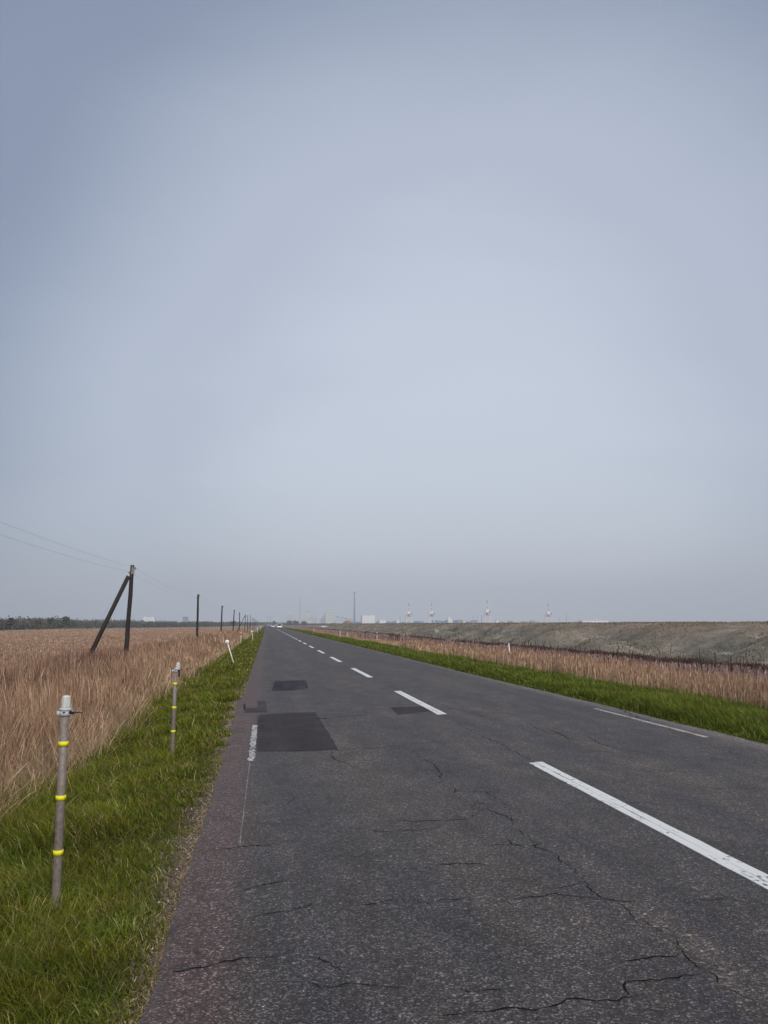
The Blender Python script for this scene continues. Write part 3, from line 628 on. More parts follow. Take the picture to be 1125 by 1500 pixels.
# single tall stalks standing above the belt
n = 420
y = sampleY(n, 16, 120, 1.2); x = rng.uniform(10.5, 24, n); keep = x < .75*y; x, y = x[keep], y[keep]; n = len(x)
ribbons('tall_stalks', pts(x, y), rng.uniform(1.15, 1.65, n)*np.interp(x, [10, 24], [.95, .75]), np.maximum(.006, y*.0007), rng.normal(0, 1.2, n), np.abs(rng.normal(.06, .05, n)), M['heath_dark'], RL, RP, label='scattered dark stalks above the right reed belt', kindcat='reeds')
# dry tussocks over the dyke face
n = 70000
y = sampleY(n, 36, 430, 1.3); x = rng.uniform(27, 43, n); keep = (x < .80*y+3) & (rng.uniform(0, 1, n) < .45+.5*wob(x, y*.5, .5, 50)+.25*np.clip((x-34)/5, 0, 1)); x, y = x[keep], y[keep]; n = len(x)
b = np.stack([x, y, dz(x, y)-.01], -1)
M['dgrass'] = blade_mat('dyke_grass_blades', (.13, .12, .085), (.20, .175, .13), (.235, .195, .145), (.27, .21, .155), (.17, .165, .12), .2, .3, .25, .3, .2)
ribbons('dyke_grass', b, rng.uniform(.08, .22, n), np.maximum(.02, y*.0009), rng.normal(2.5, 1, n), rng.uniform(.3, 1.2, n), M['dgrass'], GL, GP, label='short dry grass over the dyke')

# gravel and litter along the broken left edge
def stones(name, n, xf, ylo, yhi, smin, smax, label):
    V = []; Q = []; base = np.array([(1,0,0),(-1,0,0),(0,1,0),(0,-1,0),(0,0,.7),(0,0,-.7)]); tri = [(0,2,4),(2,1,4),(1,3,4),(3,0,4),(2,0,5),(1,2,5),(3,1,5),(0,3,5)]
    r = []
    for i_ in range(n):
        y_ = random.uniform(ylo, yhi); x_ = xf(y_); s = random.uniform(smin, smax)*random.uniform(.4, 1)
        a = random.uniform(0, 6.28); ca, sa = math.cos(a), math.sin(a)
        z_ = float(gz(x_, y_)) + s*.25
        k = len(V)
        for p in base:
            q = p*s*np.array([random.uniform(.6, 1.3), random.uniform(.5, 1.1), random.uniform(.5, .9)])
            V.append((x_+q[0]*ca-q[1]*sa, y_+q[0]*sa+q[1]*ca, z_+q[2])); r.append(0)
        Q += [(k+a_, k+b_, k+c_) for a_, b_, c_ in tri]
        rv = random.random()
        for j in range(6): r[-1-j] = rv
    def b(nt, N, L, out):
        at_ = nd(N, 'ShaderNodeAttribute', attribute_name='r'); cr = ramp(N, [(0, (.10, .085, .075)), (1, (.48, .44, .40)), (.5, (.20, .165, .14)), (.9, (.30, .24, .20))]); L.new(at_.outputs['Fac'], cr.inputs[0])
        p = nd(N, 'ShaderNodeBsdfPrincipled', i_Roughness=.85); L.new(cr.outputs[0], p.inputs['Base Color']); L.new(p.outputs[0], out.inputs['Surface'])
    o = npmesh(name, V, None, Q, mat('gravel_mix', b), dict(r=r)); o['kind'] = 'stuff'; o['label'] = label; o['category'] = 'gravel'; return o
random.seed(9)
def lx(y_): return float(left_edge(np.array([y_]))[0]) - abs(random.gauss(0, .09)) - .005
stones('gravel', 5200, lx, 2.5, 22, .004, .015, 'loose gravel and crumbs along the broken left road edge')
n = 9000
y = sampleY(n, 2.4, 24, 1.3); x = left_edge(y) - np.abs(rng.normal(0, .075, n)) + .02
M['litter'] = blade_mat('dry_litter', (.20, .14, .09), (.32, .24, .14), (.36, .27, .16), (.42, .34, .20), (.55, .44, .30), .2, .4, .2, .2, 1.)
b = pts(x, y); b[:, 2] += .012
ribbons('dry_litter', b, rng.uniform(.01, .03, n), np.maximum(.004, y*.0007), rng.uniform(0, 6.28, n), rng.uniform(1, 2.2, n), M['litter'], GL, GP, 1.0, label='dry grass litter at the left road edge', kindcat='litter')

# ------------------------------------------------------------------ marker posts
def top_z(x, y): return float(gz(x, y))
def post_steel(loc, h, leanx, capdx, cable, label):
    x0, y0_ = loc; zb = -.12; r = .0255
    root = empty('marker_post', (x0, y0_, zb), label, 'marker post', 'steel marker posts with yellow bands on the left verge')
    def P(z, dx=0, dy=0): return (leanx*(z)/h + dx, dy, z)     # z above the foot
    H_ = h - zb
    mb = MB(); mb.tube([P(-.15), P(.1), P(H_*.5), P(H_-.125)], [r, r, r*.99, r], 20); mb.build('tube', M['tube'], root, True)
    for q in (.215, .478, .742):
        z = H_*q if False else h*q - zb + .0
        mb = MB(); mb.tube([P(z-.0135), P(z+.0135)], r+.0040, 24); mb.tube([P(z-.0135, r*.72, -r*.75), P(z+.0135, r*.90, -r*.75)], .004, 8)
        mb.build('band', M['yellow'], root, True)
    zc = H_-.125
    mb = MB()
    mb.tube([P(zc-.018), P(zc-.016), P(zc+.008), P(zc+.012)], [r+.002, r+.007, r+.008, r+.002], 24)
    mb.tube([P(zc+.010, capdx*.5), P(zc+.014, capdx*.5), P(zc+.026, capdx*.7), P(zc+.030, capdx*.7)], [r*.9, r+.010, r+.011, r*.8], 24)
    mb.box(P(zc-.004, -r-.012), (.018, .022, .030)); mb.box(P(zc-.004, r+.012), (.022, .024, .030))
    mb.build('clamp', M['grey'], root, True)
    # ribbed lens of the little lamp
    mb = MB(); n = 24; V = []; lv = [(.0, .024), (.006, .0255), (.024, .0250), (.046, .0240), (.064, .0230), (.071, .019), (.074, .008)]
    for z, rr_ in lv:
        for k in range(n):
            a = 2*math.pi*k/n; q = rr_*(1.0 if k % 3 else .90); V.append((P(zc)[0]+capdx+q*math.cos(a), q*math.sin(a), zc+.030+z))
    Fs = [(i_*n+k, i_*n+(k+1) % n, (i_+1)*n+(k+1) % n, (i_+1)*n+k) for i_ in range(len(lv)-1) for k in range(n)] + [tuple(range((len(lv)-1)*n, len(lv)*n)), tuple(range(n-1, -1, -1))]
    mb.add(V, Fs); mb.build('lamp_lens', M['lens'], root)
    mb = MB(); mb.tube([P(zc+.004, -r-.006, -.006), P(zc+.004, 0, -r-.009), P(zc+.002, r+.010, -.01)], .0045, 8)
    mb.tube([P(zc+.002, r+.008, -.01), P(zc+.001, r+.030, -.02)], [.010, .007], 8)
    if cable: mb.tube([P(zc+.001, r+.028, -.02), P(zc+.004, r+.060, -.03), P(zc+.001, r+.085, -.035)], [.004, .0032, .0022], 6)
    else:
        mb.box(P(zc-.045, r+.020), (.022, .03, .075)); mb.tube([P(zc+.006, r+.02, -.02), P(zc+.008, r+.07, -.03)], [.005, .003], 6)
    mb.build('cable_tie' if cable else 'bracket', M['black'], root)
    return root
post_steel((-1.20, 5.2), 1.19, -.006, .004, True, 'nearest steel post with yellow bands and a black cable tie')
post_steel((-1.16, 10.74), 1.13, .005, .030, False, 'second steel post with yellow bands, its lamp cap pushed off to one side')

def white_post(loc, h, lean, label, kind='ball', foot=None, group='white marker posts along the road', ang=0.0):
    x0, y0_ = loc; zb = float(gz(x0, y0_))
    root = empty('reflector_post', (x0, y0_, zb), label, 'marker post', group); H_ = h-zb
    w = .027
    def P(z): return (lean*z/H_, 0, z)
    mb = MB(); mb.tube([P(-.1), P(H_*.5), P(H_)], [w*.85, w*.85, w*.7], 10); mb.build('stake', M['white'], root, True)
    if kind == 'ball':
        mb = MB(); c = P(H_+.05); n = 12
        mb.tube([(c[0], -.055, c[2]), (c[0], -.05, c[2]), (c[0], -.03, c[2]), (c[0], .03, c[2]), (c[0], .05, c[2]), (c[0], .055, c[2])], [.03, .06, .085, .085, .06, .03], 20); mb.build('reflector', M['white'], root, True)
        mb = MB(); mb.tube([(c[0], -.060, c[2]), (c[0], -.054, c[2])], [.026, .030], 16); mb.build('reflector_lens', M['lens'], root, True)
    elif kind == 'red':
        mb = MB(); mb.tube([P(H_*.80), P(H_*.93)], w*1.35, 10); mb.build('red_band', M['red'], root, True)
        mb = MB(); c = P(H_+.03); mb.tube([(c[0], -.03, c[2]), (c[0], .03, c[2])], .06, 12); mb.build('reflector', M['lens'], root, True)
    elif kind == 'cap':
        mb = MB(); mb.tube([P(H_-.18), P(H_-.10)], w*1.2, 10); mb.build('reflector_band', M['grey'], root, True)
        mb = MB(); mb.tube([P(H_), P(H_+.04)], [w*1.1, w*.3], 10); mb.build('cap', M['white'], root, True)
    return root
white_post((-1.34, 34.8), .80, -.30, 'white post with round white reflector leaning hard left on the left verge')
white_post((-1.32, 80.6), .82, -.13, 'smaller white post with round reflector, slightly leaning, beyond the strongly leaning one')
white_post((-2.30, 74), .80, 0, 'post with red band and reflector at the reed edge beside a white post', 'red')
white_post((-1.47, 138), .85, -.10, 'third white post on the left verge, tiny, near the row of far posts')
white_post((-1.45, 196), .85, .03, 'farthest white post visible on the left verge')
white_post((8.6, 95.2), .84, 0, 'upright white post with grey band on the right verge where the grass narrows', 'cap')
white_post((7.9, 137), .84, .02, 'smaller white post on the right verge, behind the upright banded one', 'cap')
white_post((10.9, 110), .55, 0, 'faint short pale post in the right reeds between two white verge posts', 'cap')
white_post((10.8, 79), .72, 0, 'pale post with an orange red top standing in the right reeds', 'red')
white_post((10.9, 35.3), .74, -.06, 'bare white stake leaning left in the right reed belt', 'none')
white_post((-5.9, 50.5), .62, -.16, 'short white stake leaning in the left reeds before the second telephone pole', 'none')
white_post((8.0, 250), .84, 0, 'tiny white post on the right verge behind the cars', 'cap')

# ------------------------------------------------------------------ telephone poles and wires
ORD = ['nearest', 'second', 'third', 'fourth', 'fifth', 'sixth', 'seventh', 'eighth', 'ninth', 'tenth', 'eleventh', 'twelfth']
POLES = [(-5.03, 30, 3.72, .09), (-5.25, 63, 3.86, -.02), (-5.33, 96, 3.72, .05), (-5.4, 131, 3.86, .10), (-5.45, 163, 3.90, 0), (-5.5, 205, 3.95, .06), (-5.5, 236, 4.05, -.04), (-5.6, 275, 4.6, .0), (-5.6, 330, 4.2, .05), (-5.7, 375, 4.0, .08), (-5.8, 430, 4.0, -.05), (-5.8, 490, 4.2, 0)]
tops = []
def pole(i_, x0, y0_, zt, lean):
    zb = float(gz(x0, y0_)); h = zt-zb; near = i_ == 0
    braced = i_ in (0, 5, 8)
    lab = f'{ORD[i_]} telephone pole down the left side, ' + ('weathered dark wood with a slanting brace pole' if near else 'dark and braced by a slanting pole' if braced else 'plain dark wood')
    root = empty('telephone_pole', (x0, y0_, zb), lab, 'telephone pole', 'wooden telephone poles along the left side of the road')
    r = .085
    k = 9; P = [(lean*(q/k)*1.6 + .006*math.sin(q*2.1+i_), .006*math.cos(q*1.7), -.3+(h+.3)*q/k) for q in range(k+1)]
    mb = MB(); mb.tube(P, [r*1.12 - r*.3*q/k + random.uniform(-.003, .003) for q in range(k+1)], 12)
    mb.build('shaft', M['pole'], root, True)
    tx = P[-1][0]
    for dz_, sx in ((-.12, 1), (-.28, -1)):
        mb = MB(); c = (tx+sx*.10, 0, h+dz_)
        mb.tube([(tx+sx*.05, 0, h+dz_-.05), (c[0], 0, c[2]-.05), (c[0], 0, c[2])], .010, 6)
        mb.tube([(c[0], 0, c[2]-.02), (c[0], 0, c[2]), (c[0], 0, c[2]+.03), (c[0], 0, c[2]+.055)], [.025, .034, .028, .018], 10)
        mb.build('insulator', M['ceramic'], root, True)
    if near:
        mb = MB(); mb.tube([(tx-.01, -.06, h-.34), (tx+.01, -.06, h-.05)], .028, 8); mb.box((tx+.05, -.07, h-.22), (.07, .05, .22)); mb.build('bracket', M['ceramic'], root)
        mb = MB(); a = Vector((-1.78, 0.05, -.05)); b = Vector((tx-.12, -.02, h-.40)); mb.tube([a+(a-b).normalized()*.6, a, a.lerp(b, .5), b], [.088, .086, .080, .076], 12); mb.build('brace', M['pole'], root, True)
        mb = MB(); mb.bar((tx, 0, h-.30), (-2.6, .3, -.1), .006); mb.build('stay_wire', M['wire'], root)
        mb = MB(); mb.tube([(P[2][0], P[2][1], 1.08), (P[2][0], P[2][1], 1.12)], .098, 12); mb.build('strap', M['grey'], root)
    elif braced:
        mb = MB(); mb.tube([(-2.2, 0, -.1), (-.02, 0, h*.93)], .07, 8); mb.build('brace', M['pole'], root, True)
    tops.append((x0+tx, y0_, zb+h))
random.seed(3)
for i_, p in enumerate(POLES): pole(i_, *p)
T_ = [(-5.0, -4.5, 3.95)] + tops
for dz_, dx, lab in ((-.09, .10, 'upper telephone wire strung from pole to pole'), (-.25, -.10, 'lower telephone wire strung from pole to pole')):
    mb = MB(); pts_ = []
    for a, b in zip(T_[:-1], T_[1:]):
        sag = .30 if a[1] < 0 else .45*(b[1]-a[1])/33*.6
        for s in range(12):
            t = s/12; pts_.append((a[0]+(b[0]-a[0])*t+dx, a[1]+(b[1]-a[1])*t, a[2]+(b[2]-a[2])*t+dz_-sag*4*t*(1-t)))
    mb.tube(pts_, .0024, 5); tag(mb.build('telephone_wire', M['wire']), lab, 'wire')

# ------------------------------------------------------------------ fence stakes
def stake(x, y, h, lean, label, group, m='trunk', r=.03, cap=False, name='fence_stake', zb=None):
    zb = float(gz(x, y)) if zb is None else zb
    mb = MB(); mb.tube([(0, 0, -.2), (lean*.5, 0, h*.5), (lean, 0, h)], [r, r*.95, r*.8], 8)
    o = mb.build(name, M[m], None, True); o.location = (x, y, zb); return tag(o, label, 'stake', group)
FP = [(6, 910.5, 922), (18, 916, 921.5), (57, 913, 922), (63, 916, 921), (96, 914.5, 920.5), (116.5, 913, 920.5), (135, 914, 920), (161, 911, 919.5), (214, 914, 919)]
posn = ['leftmost thin pale stake before the far wood', 'short pale stake just right of the leftmost one before the wood', 'thin tall pale stake before the wood, left of a shorter neighbour', 'short stake close beside the tall pale one before the wood', 'pale stake under the highest tree of the wood', 'pale stake right of the highest tree of the wood', 'thin stake before the wood at the foot of the brace pole', 'thin stake before the wood between brace and nearest telephone pole', 'faint stake below the white building beyond the wood']
for (px, t, bt), lab in zip(FP, posn):
    Y = 340 + px*1.0; X, _, zt = at(px, t, Y); zb = float(gz(X, Y))
    stake(X, Y, zt-zb, .1, lab, 'pale stakes before the far wood', 'trunk', .10)
SP = [(1048, 955, 973, 'tall dark stake before the right end of the dyke'), (905, 950, 965, 'dark stake in the heath below the pale sand scar'), (1071, 961, 978, 'dark stake right of the tallest one near the frame edge'), (995, 961, 972, 'short dark stake left of the tallest one in the right heath'), (807, 945, 956, 'small dark stake before the middle of the dyke'), (703, 938, 946, 'small dark stake at the dyke foot left of the leaning white one'), (779, 941, 951, 'thin dark stake right of the leaning white one'), (1028, 962, 974, 'stake just left of the tall one, half its height')]
for px, t, bt, lab in SP:
    X0, Y0 = g(px, bt, -.45); X, _, zt = at(px, t, Y0); zb = float(gz(X0, Y0))
    stake(X0, Y0, zt-zb, random.uniform(-.06, .06), lab, 'dark stakes in the right heath', 'pole', .035)

# ------------------------------------------------------------------ cars
def car(loc, rz_, suv, front, label, lights=True):
    root = empty('car', (*loc, 0), label, 'car', 'white cars on the road' if not suv == 'side' else None, rz_)
    w, l = .90, (2.25 if suv else 2.15); hb, hr = (.95, 1.66) if suv else (.86, 1.45)
    # body: lofted cross-sections along its length (y)
    secs = [(-l, .52, .80, .80), (-l+.08, .36, hb-.02, .86), (-l+.5, .30, hb, .90), (0, .30, hb, .91), (l-.9, .30, hb-.05, .90), (l-.35, .32, hb-.20, .87), (l-.05, .38, hb-.30, .80), (l, .5, hb-.42, .72)]
    V = []
    for y_, z0, z1, hw in secs:
        V += [(-hw*.93, y_, z0), (-hw, y_, z0+.15), (-hw, y_, z1-.12), (-hw*.93, y_, z1), (hw*.93, y_, z1), (hw, y_, z1-.12), (hw, y_, z0+.15), (hw*.93, y_, z0)]
    Fc = [(i_*8+k, i_*8+(k+1) % 8, (i_+1)*8+(k+1) % 8, (i_+1)*8+k) for i_ in range(len(secs)-1) for k in range(8)] + [tuple(range(8)), tuple(range((len(secs)-1)*8, len(secs)*8))[::-1]]
    mb = MB(); mb.add(V, Fc); mb.build('body', M['carwhite'], root, True)
    # cabin: pillars and roof (white), glass slightly inside
    yb0, yb1, yt0, yt1 = -l+.12, l-1.05, -l+(.40 if suv else .75), l-1.75
    mb = MB(); t = .06
    mb.add([(-.72, yt0, hr-.05), (.72, yt0, hr-.05), (.72, yt1, hr-.05), (-.72, yt1, hr-.05), (-.66, yt0+.05, hr), (.66, yt0+.05, hr), (.66, yt1-.08, hr), (-.66, yt1-.08, hr)], [(0,3,2,1),(4,5,6,7),(0,1,5,4),(1,2,6,5),(2,3,7,6),(3,0,4,7)])
    for sx in (-1, 1):
        mb.tube([(sx*.80, yb0, hb-.02), (sx*.70, yt0, hr-.04)], .06, 6); mb.tube([(sx*.80, yb1, hb-.04), (sx*.70, yt1, hr-.04)], .04, 6); mb.tube([(sx*.82, (yb0+yb1)/2, hb-.02), (sx*.71, (yt0+yt1)/2, hr-.04)], .045, 6)
    mb.build('roof', M['carwhite'], root, True)
    mb = MB(); mb.add([(-.80, yb0+.03, hb-.03), (.80, yb0+.03, hb-.03), (.80, yb1-.02, hb-.05), (-.80, yb1-.02, hb-.05), (-.69, yt0+.02, hr-.045), (.69, yt0+.02, hr-.045), (.69, yt1-.02, hr-.045), (-.69, yt1-.02, hr-.045)], [(0,3,2,1),(4,5,6,7),(0,1,5,4),(1,2,6,5),(2,3,7,6),(3,0,4,7)])
    mb.build('window', M['glass'], root)
    for sx in (-1, 1):
        for yy in (-l+.82, l-.85):
            mb = MB(); mb.tube([(sx*.70, yy, .33), (sx*.74, yy, .33), (sx*.89, yy, .33), (sx*.92, yy, .33)], [.28, .335, .335, .30], 20); wh = mb.build('wheel', M['tyre'], root, True)
            mb = MB(); mb.tube([(sx*.89, yy, .33), (sx*.93, yy, .33)], [.2, .19], 14); mb.build('rim', M['rim'], wh, True)
        mb = MB(); mb.box((sx*.74, -l-.005, hb-.10 if suv else .72), (.16, .06, .30 if suv else .16)); mb.build('tail_light', M['redlight'], root)
        mb = MB(); mb.box((sx*.60, l-.06, .62), (.30, .12, .14)); mb.build('headlight', M['cleanlight'], root)
        mb = MB(); mb.box((sx*.98, yb1-.18, hb+.06), (.18, .10, .14)); mb.build('mirror', M['carwhite'], root)
    for yq, wq in ((-l-.02, 1.55), (l-.01, 1.45)):
        mb = MB(); mb.box((0, yq, .41), (wq, .10, .17)); mb.build('bumper', M['black'], root)
    mb = MB(); mb.box((0, -l-.06, .66), (.5, .02, .11)); mb.build('number_plate', M['plate'], root)
    return root
car((3.95, 262), 0, True, False, 'white tall hatchback seen from behind, driving away in the right lane')
car((2.55, 345), math.pi, False, True, 'white low car partly hidden left of the larger one, coming closer')
car((1.3, 780), math.pi, False, True, 'farthest tiny pale car near the road end')
X, Y, Z = at(474.5, 918, 560)
c_ = car((X, Y), math.pi/2, False, True, 'white car parked sideways in the field left of the dyke'); c_.location.z = float(gz(X, Y)); c_['group'] = 'parked cars beyond the road'

# ------------------------------------------------------------------ woods
def leaf_cloud(name, centres, radii, per, size, m, parent=None, seed=0):
    k = np.random.default_rng(seed); c = np.repeat(np.asarray(centres), per, 0); rr_ = np.repeat(np.asarray(radii), per, 0)
    n = len(c); d = k.normal(size=(n, 3)); d /= np.linalg.norm(d, axis=1)[:, None]; q = k.uniform(.25, 1, n)**.5
    q = q*(1+.18*np.sin(d[:, 0]*7+c[:, 1])+.12*k.normal(size=n))
    P = c + d*rr_*q[:, None]
    a = k.normal(size=(n, 3)); a /= np.linalg.norm(a, axis=1)[:, None]; b = np.cross(a, k.normal(size=(n, 3))); b /= np.linalg.norm(b, axis=1)[:, None]
    s = (size*k.uniform(.5, 1.3, n))[:, None]
    V = np.stack([P-a*s-b*s*.6, P+a*s-b*s*.5, P+a*s*.6+b*s, P-a*s*.7+b*s*.8], 1).reshape(-1, 3)
    i4 = np.arange(n)[:, None]*4
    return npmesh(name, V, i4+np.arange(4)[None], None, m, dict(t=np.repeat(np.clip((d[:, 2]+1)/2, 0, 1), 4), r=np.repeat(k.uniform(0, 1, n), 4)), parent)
# the far wood: a mass of low trees along a line receding to the right
WL = np.array([(-150, 230), (-124, 372), (-128, 480), (-133, 594), (-108, 740), (-72, 905), (-30, 1250), (10, 1600), (60, 1750)], float)
WH = [6.0, 5.8, 6.0, 6.6, 5.8, 5.4, 5.6, 5.9, 6.0]
seg = np.concatenate([[0], np.cumsum(np.hypot(*np.diff(WL, axis=0).T))])
n = 2100; s = np.sort(np.random.default_rng(4).uniform(0, seg[-1], n)); kx = np.interp(s, seg, WL[:, 0]); ky = np.interp(s, seg, WL[:, 1]); hh = np.interp(s, seg, WH)
kk = np.random.default_rng(5); dx = kk.uniform(-22, 0, n); hh = hh*(1+.12*kk.normal(size=n)) + .4*wob(s, s*0, .05, 60)
zb = -1.9
cen = np.stack([kx+dx, ky+kk.uniform(-4, 14, n), zb+hh*.52], -1); rad = np.stack([hh*.5*kk.uniform(.7, 1.3, n), hh*.5*kk.uniform(.7, 1.3, n), hh*.46], -1)
o = leaf_cloud('far_wood', cen, rad, 70, .42, M['leaf'], seed=6); o['kind'] = 'stuff'; o['label'] = 'long dark low wood across the left horizon'; o['category'] = 'wood'
n = 2500; s = kk.uniform(0, seg[-1], n); x = np.interp(s, seg, WL[:, 0])-kk.uniform(0, 6, n); y = np.interp(s, seg, WL[:, 1]); hh = np.interp(s, seg, WH)
ribbons('wood_stems', np.stack([x, y, np.full(n, -1.9)], -1), hh*kk.uniform(.6, 1.12, n), np.maximum(.10, y*.0003), kk.uniform(0, 6.3, n), kk.uniform(0, .15, n), M['leaf'], GL, GP, label='thin bare trunks and twigs of the far wood', kindcat='wood')
def tree(X, Y, h, w, label, m='leaf2', seed=1, group='single trees rising above the far woods'):
    zb = -1.25; root = empty('tree', (X, Y, zb), label, 'tree', group); k = random.Random(seed)
    mb = MB(); mb.tube([(0, 0, -.2), (.05*h, 0, h*.3), (.02*h, 0, h*.62)], [h*.035, h*.026, h*.012], 8)
    for q in range(5):
        a = k.uniform(0, 6.28); z = h*k.uniform(.3, .5); mb.tube([(.04*h, 0, z), (w*.35*math.cos(a), w*.35*math.sin(a), z+h*.25)], [h*.015, h*.006], 6)
    mb.build('trunk', M['trunk'], root, True)
    cs = []; rs = []
    for q in range(11):
        a = k.uniform(0, 6.28); rr_ = w*.5*k.uniform(.1, .75); cs.append((rr_*math.cos(a), rr_*math.sin(a), h*k.uniform(.42, .85))); s_ = w*k.uniform(.16, .28); rs.append((s_, s_, s_*.85))
    leaf_cloud('crown', cs, rs, 110, .05*h, M[m], root, seed)
for px, yt, Y, wpx, lab, sd_ in ((97, 903, 470, 13, 'roundest and highest tree of the left wood', 1), (18, 905, 420, 14, 'broad tree top near the left end of the wood', 2), (75, 904.5, 450, 10, 'twiggy tree top just left of the highest one', 3), (57, 905.5, 440, 9, 'smaller green tree top in the left wood', 4), (401.5, 909, 1500, 5, 'small dark tree straight above the cars at the road end', 5),
        (424, 909.6, 1350, 12, 'flat dark tree clump right of the cars', 6), (434, 909.4, 1350, 12, 'rounded dark tree clump in the middle of the far row', 7), (446, 910.2, 1350, 10, 'low dark tree clump at the right of the far row', 8), (342, 908.5, 800, 9, 'tree top behind the third and fourth telephone poles', 9)):
    X, _, zt = at(px, yt, Y); tree(X, Y, zt+1.25, wpx/1167*Y, lab, m='leaf', seed=sd_)
# low scrub line under the skyline, right of the road end
n = 700; kk = np.random.default_rng(15); px_ = kk.uniform(392, 600, n); Y_ = kk.uniform(1450, 1750, n)
cx = np.array([at(p_, 913, Yq)[0] for p_, Yq in zip(px_, Y_)]); hh = kk.uniform(1.8, 4.4, n)
o = leaf_cloud('far_scrub', np.stack([cx, Y_, -1.4+hh*.5], -1), np.stack([hh*1.5, hh*1.5, hh*.5], -1), 40, .9, M['leaf'], seed=16); o['kind'] = 'stuff'; o['label'] = 'low dark scrub under the far skyline'; o['category'] = 'scrub'
# sand mound at the dyke end
def mz(x, y): return -1.5 + 5.2*np.exp(-((x-52.5)/5.2)**2*1.0)*np.exp(-((y-525)/16)**2) + .25*wob(x, y, .9, 61)
struct(grid('hillock', axis([(36, 70, .7)]), axis([(480, 572, 1.6)]), mz, M['dyke']), 'small dark mound at the far end of the dyke')

# ------------------------------------------------------------------ skyline
def blk(name, px0, px1, py, D, depth, m, label, cat='building', extra=None, group=None, zb=-1.6, roof=True, bands=True):
    X0, _, zt = at(px0, py, D); X1 = at(px1, py, D)[0]; w = X1-X0; h = zt-zb
    root = empty(name, ((X0+X1)/2, D, zb), label, cat, group)
    mb = MB(); mb.box((0, depth/2, h/2), (w, depth, h)); mb.build('wall', M[m], root)
    if roof:
        mb = MB(); mb.box((0, depth/2, h+.25), (w*1.01, depth*1.01, .5)); mb.build('roof', M['roofgrey'] if m != 'bwhite' else M['bpale'], root)
    if bands:
        k = max(2, int(h/14))
        for q in range(k):
            mb = MB(); mb.box((0, -.25, h*(q+.6)/k), (w*.82, .4, max(.5, h*.025))); mb.build('window', M['pane'], root)
    if extra: extra(root, w, h, depth)
    return root
def ex_white(root, w, h, d):
    for q in (-.36, .34):
        mb = MB(); mb.box((w*q, d*.4, h+1.0), (w*.25, d*.5, 1.6)); mb.build('roof_plant', M['bwhite'], root)
blk('hall', 210, 226, 904.6, 2300, 30, 'bwhite', 'white block of a hall with raised ends beyond the left wood', extra=ex_white)
def ex_tank(root, w, h, d):
    mb = MB(); mb.bar((0, 4, h), (0, 4, h+8), .5); mb.build('antenna', M['bgrey'], root)
blk('tower_block', 267.5, 275, 903.5, 2600, 18, 'bgrey', 'small bluish grey tower block with antenna beyond the left wood', extra=ex_tank)
blk('tank', 344.5, 347.5, 909.2, 2300, 8, 'bwhite', 'tiny white tank behind the wood between telephone poles', 'tank', bands=False)
blk('boiler_house', 447, 457.5, 895.8, 5200, 60, 'bcream', 'tallest pale block of the power station, square topped', extra=lambda r_, w, h, d: (lambda mb: (mb.box((0, d*.4, h+3), (w*.4, d*.4, 5)), mb.build('roof_plant', M['bgrey'], r_)))(MB()))
blk('annex', 457.8, 461, 898, 5250, 60, 'bpale', 'narrow grey annex against the tallest pale block', bands=False)
blk('storage_hall', 420.5, 429, 901, 5400, 60, 'bpale', 'faint pale block left of the tallest one')
blk('process_hall', 429.5, 446.5, 906.5, 5350, 50, 'bpale', 'low pale hall joining the faint block and the tallest block', bands=False)
blk('turbine_hall', 477, 490.5, 897, 5000, 70, 'bcream', 'wide cream block right of the tallest pale one')
blk('silo_hall', 462, 476, 906, 5100, 60, 'bpale', 'low pale hall between the two cream blocks', bands=False)
blk('service_building', 473, 476.8, 901.5, 5050, 40, 'bpale', 'lower step at the left of the wide cream block', bands=False)
blk('goods_hall', 491, 520, 908.6, 4200, 60, 'bpale', 'long low pale hall under the slanting conveyor', bands=False)
blk('warehouse', 530.5, 549.3, 901.7, 2700, 40, 'bwhite', 'plain white box warehouse right of the dark chimney', bands=False)
blk('low_hall', 556, 566, 908.8, 2500, 30, 'bwhite', 'low white hall behind the dyke right of the white warehouse', bands=False)
blk('shed', 581, 584.5, 908.0, 2450, 14, 'bwhite', 'small white shed left of the first crane', bands=False)
blk('silo', 656.6, 660, 903.8, 2400, 9, 'bwhite', 'slim bright white silo between the second and third cranes', 'silo', bands=False, extra=lambda r_, w, h, d: (lambda mb: (mb.box((w*.9, d*.4, h*.38), (w*.6, d*.5, h*.76)), mb.build('side_bin', M['bwhite'], r_)))(MB()))
blk('cabin', 678.3, 681.6, 908.4, 2400, 10, 'bpale', 'small pinkish shed between silo and third crane', bands=False)
blk('cabin', 727, 730.5, 909.0, 2400, 10, 'bwhite', 'small white shed right of the third crane', bands=False)
def dome(root, w, h, d):
    mb = MB(); mb.tube([(w*.12, d/2, h), (w*.12, d/2, h+2.2), (w*.12, d/2, h+4.2), (w*.12, d/2, h+5)], [2.6, 2.9, 2.0, .4], 12); mb.build('dome', M['bwhite'], root, True)
blk('ferry_hall', 853, 891, 909.3, 2200, 30, 'bwhite', 'long low white hall with a small dome, above the dyke at the right', extra=dome, bands=False)
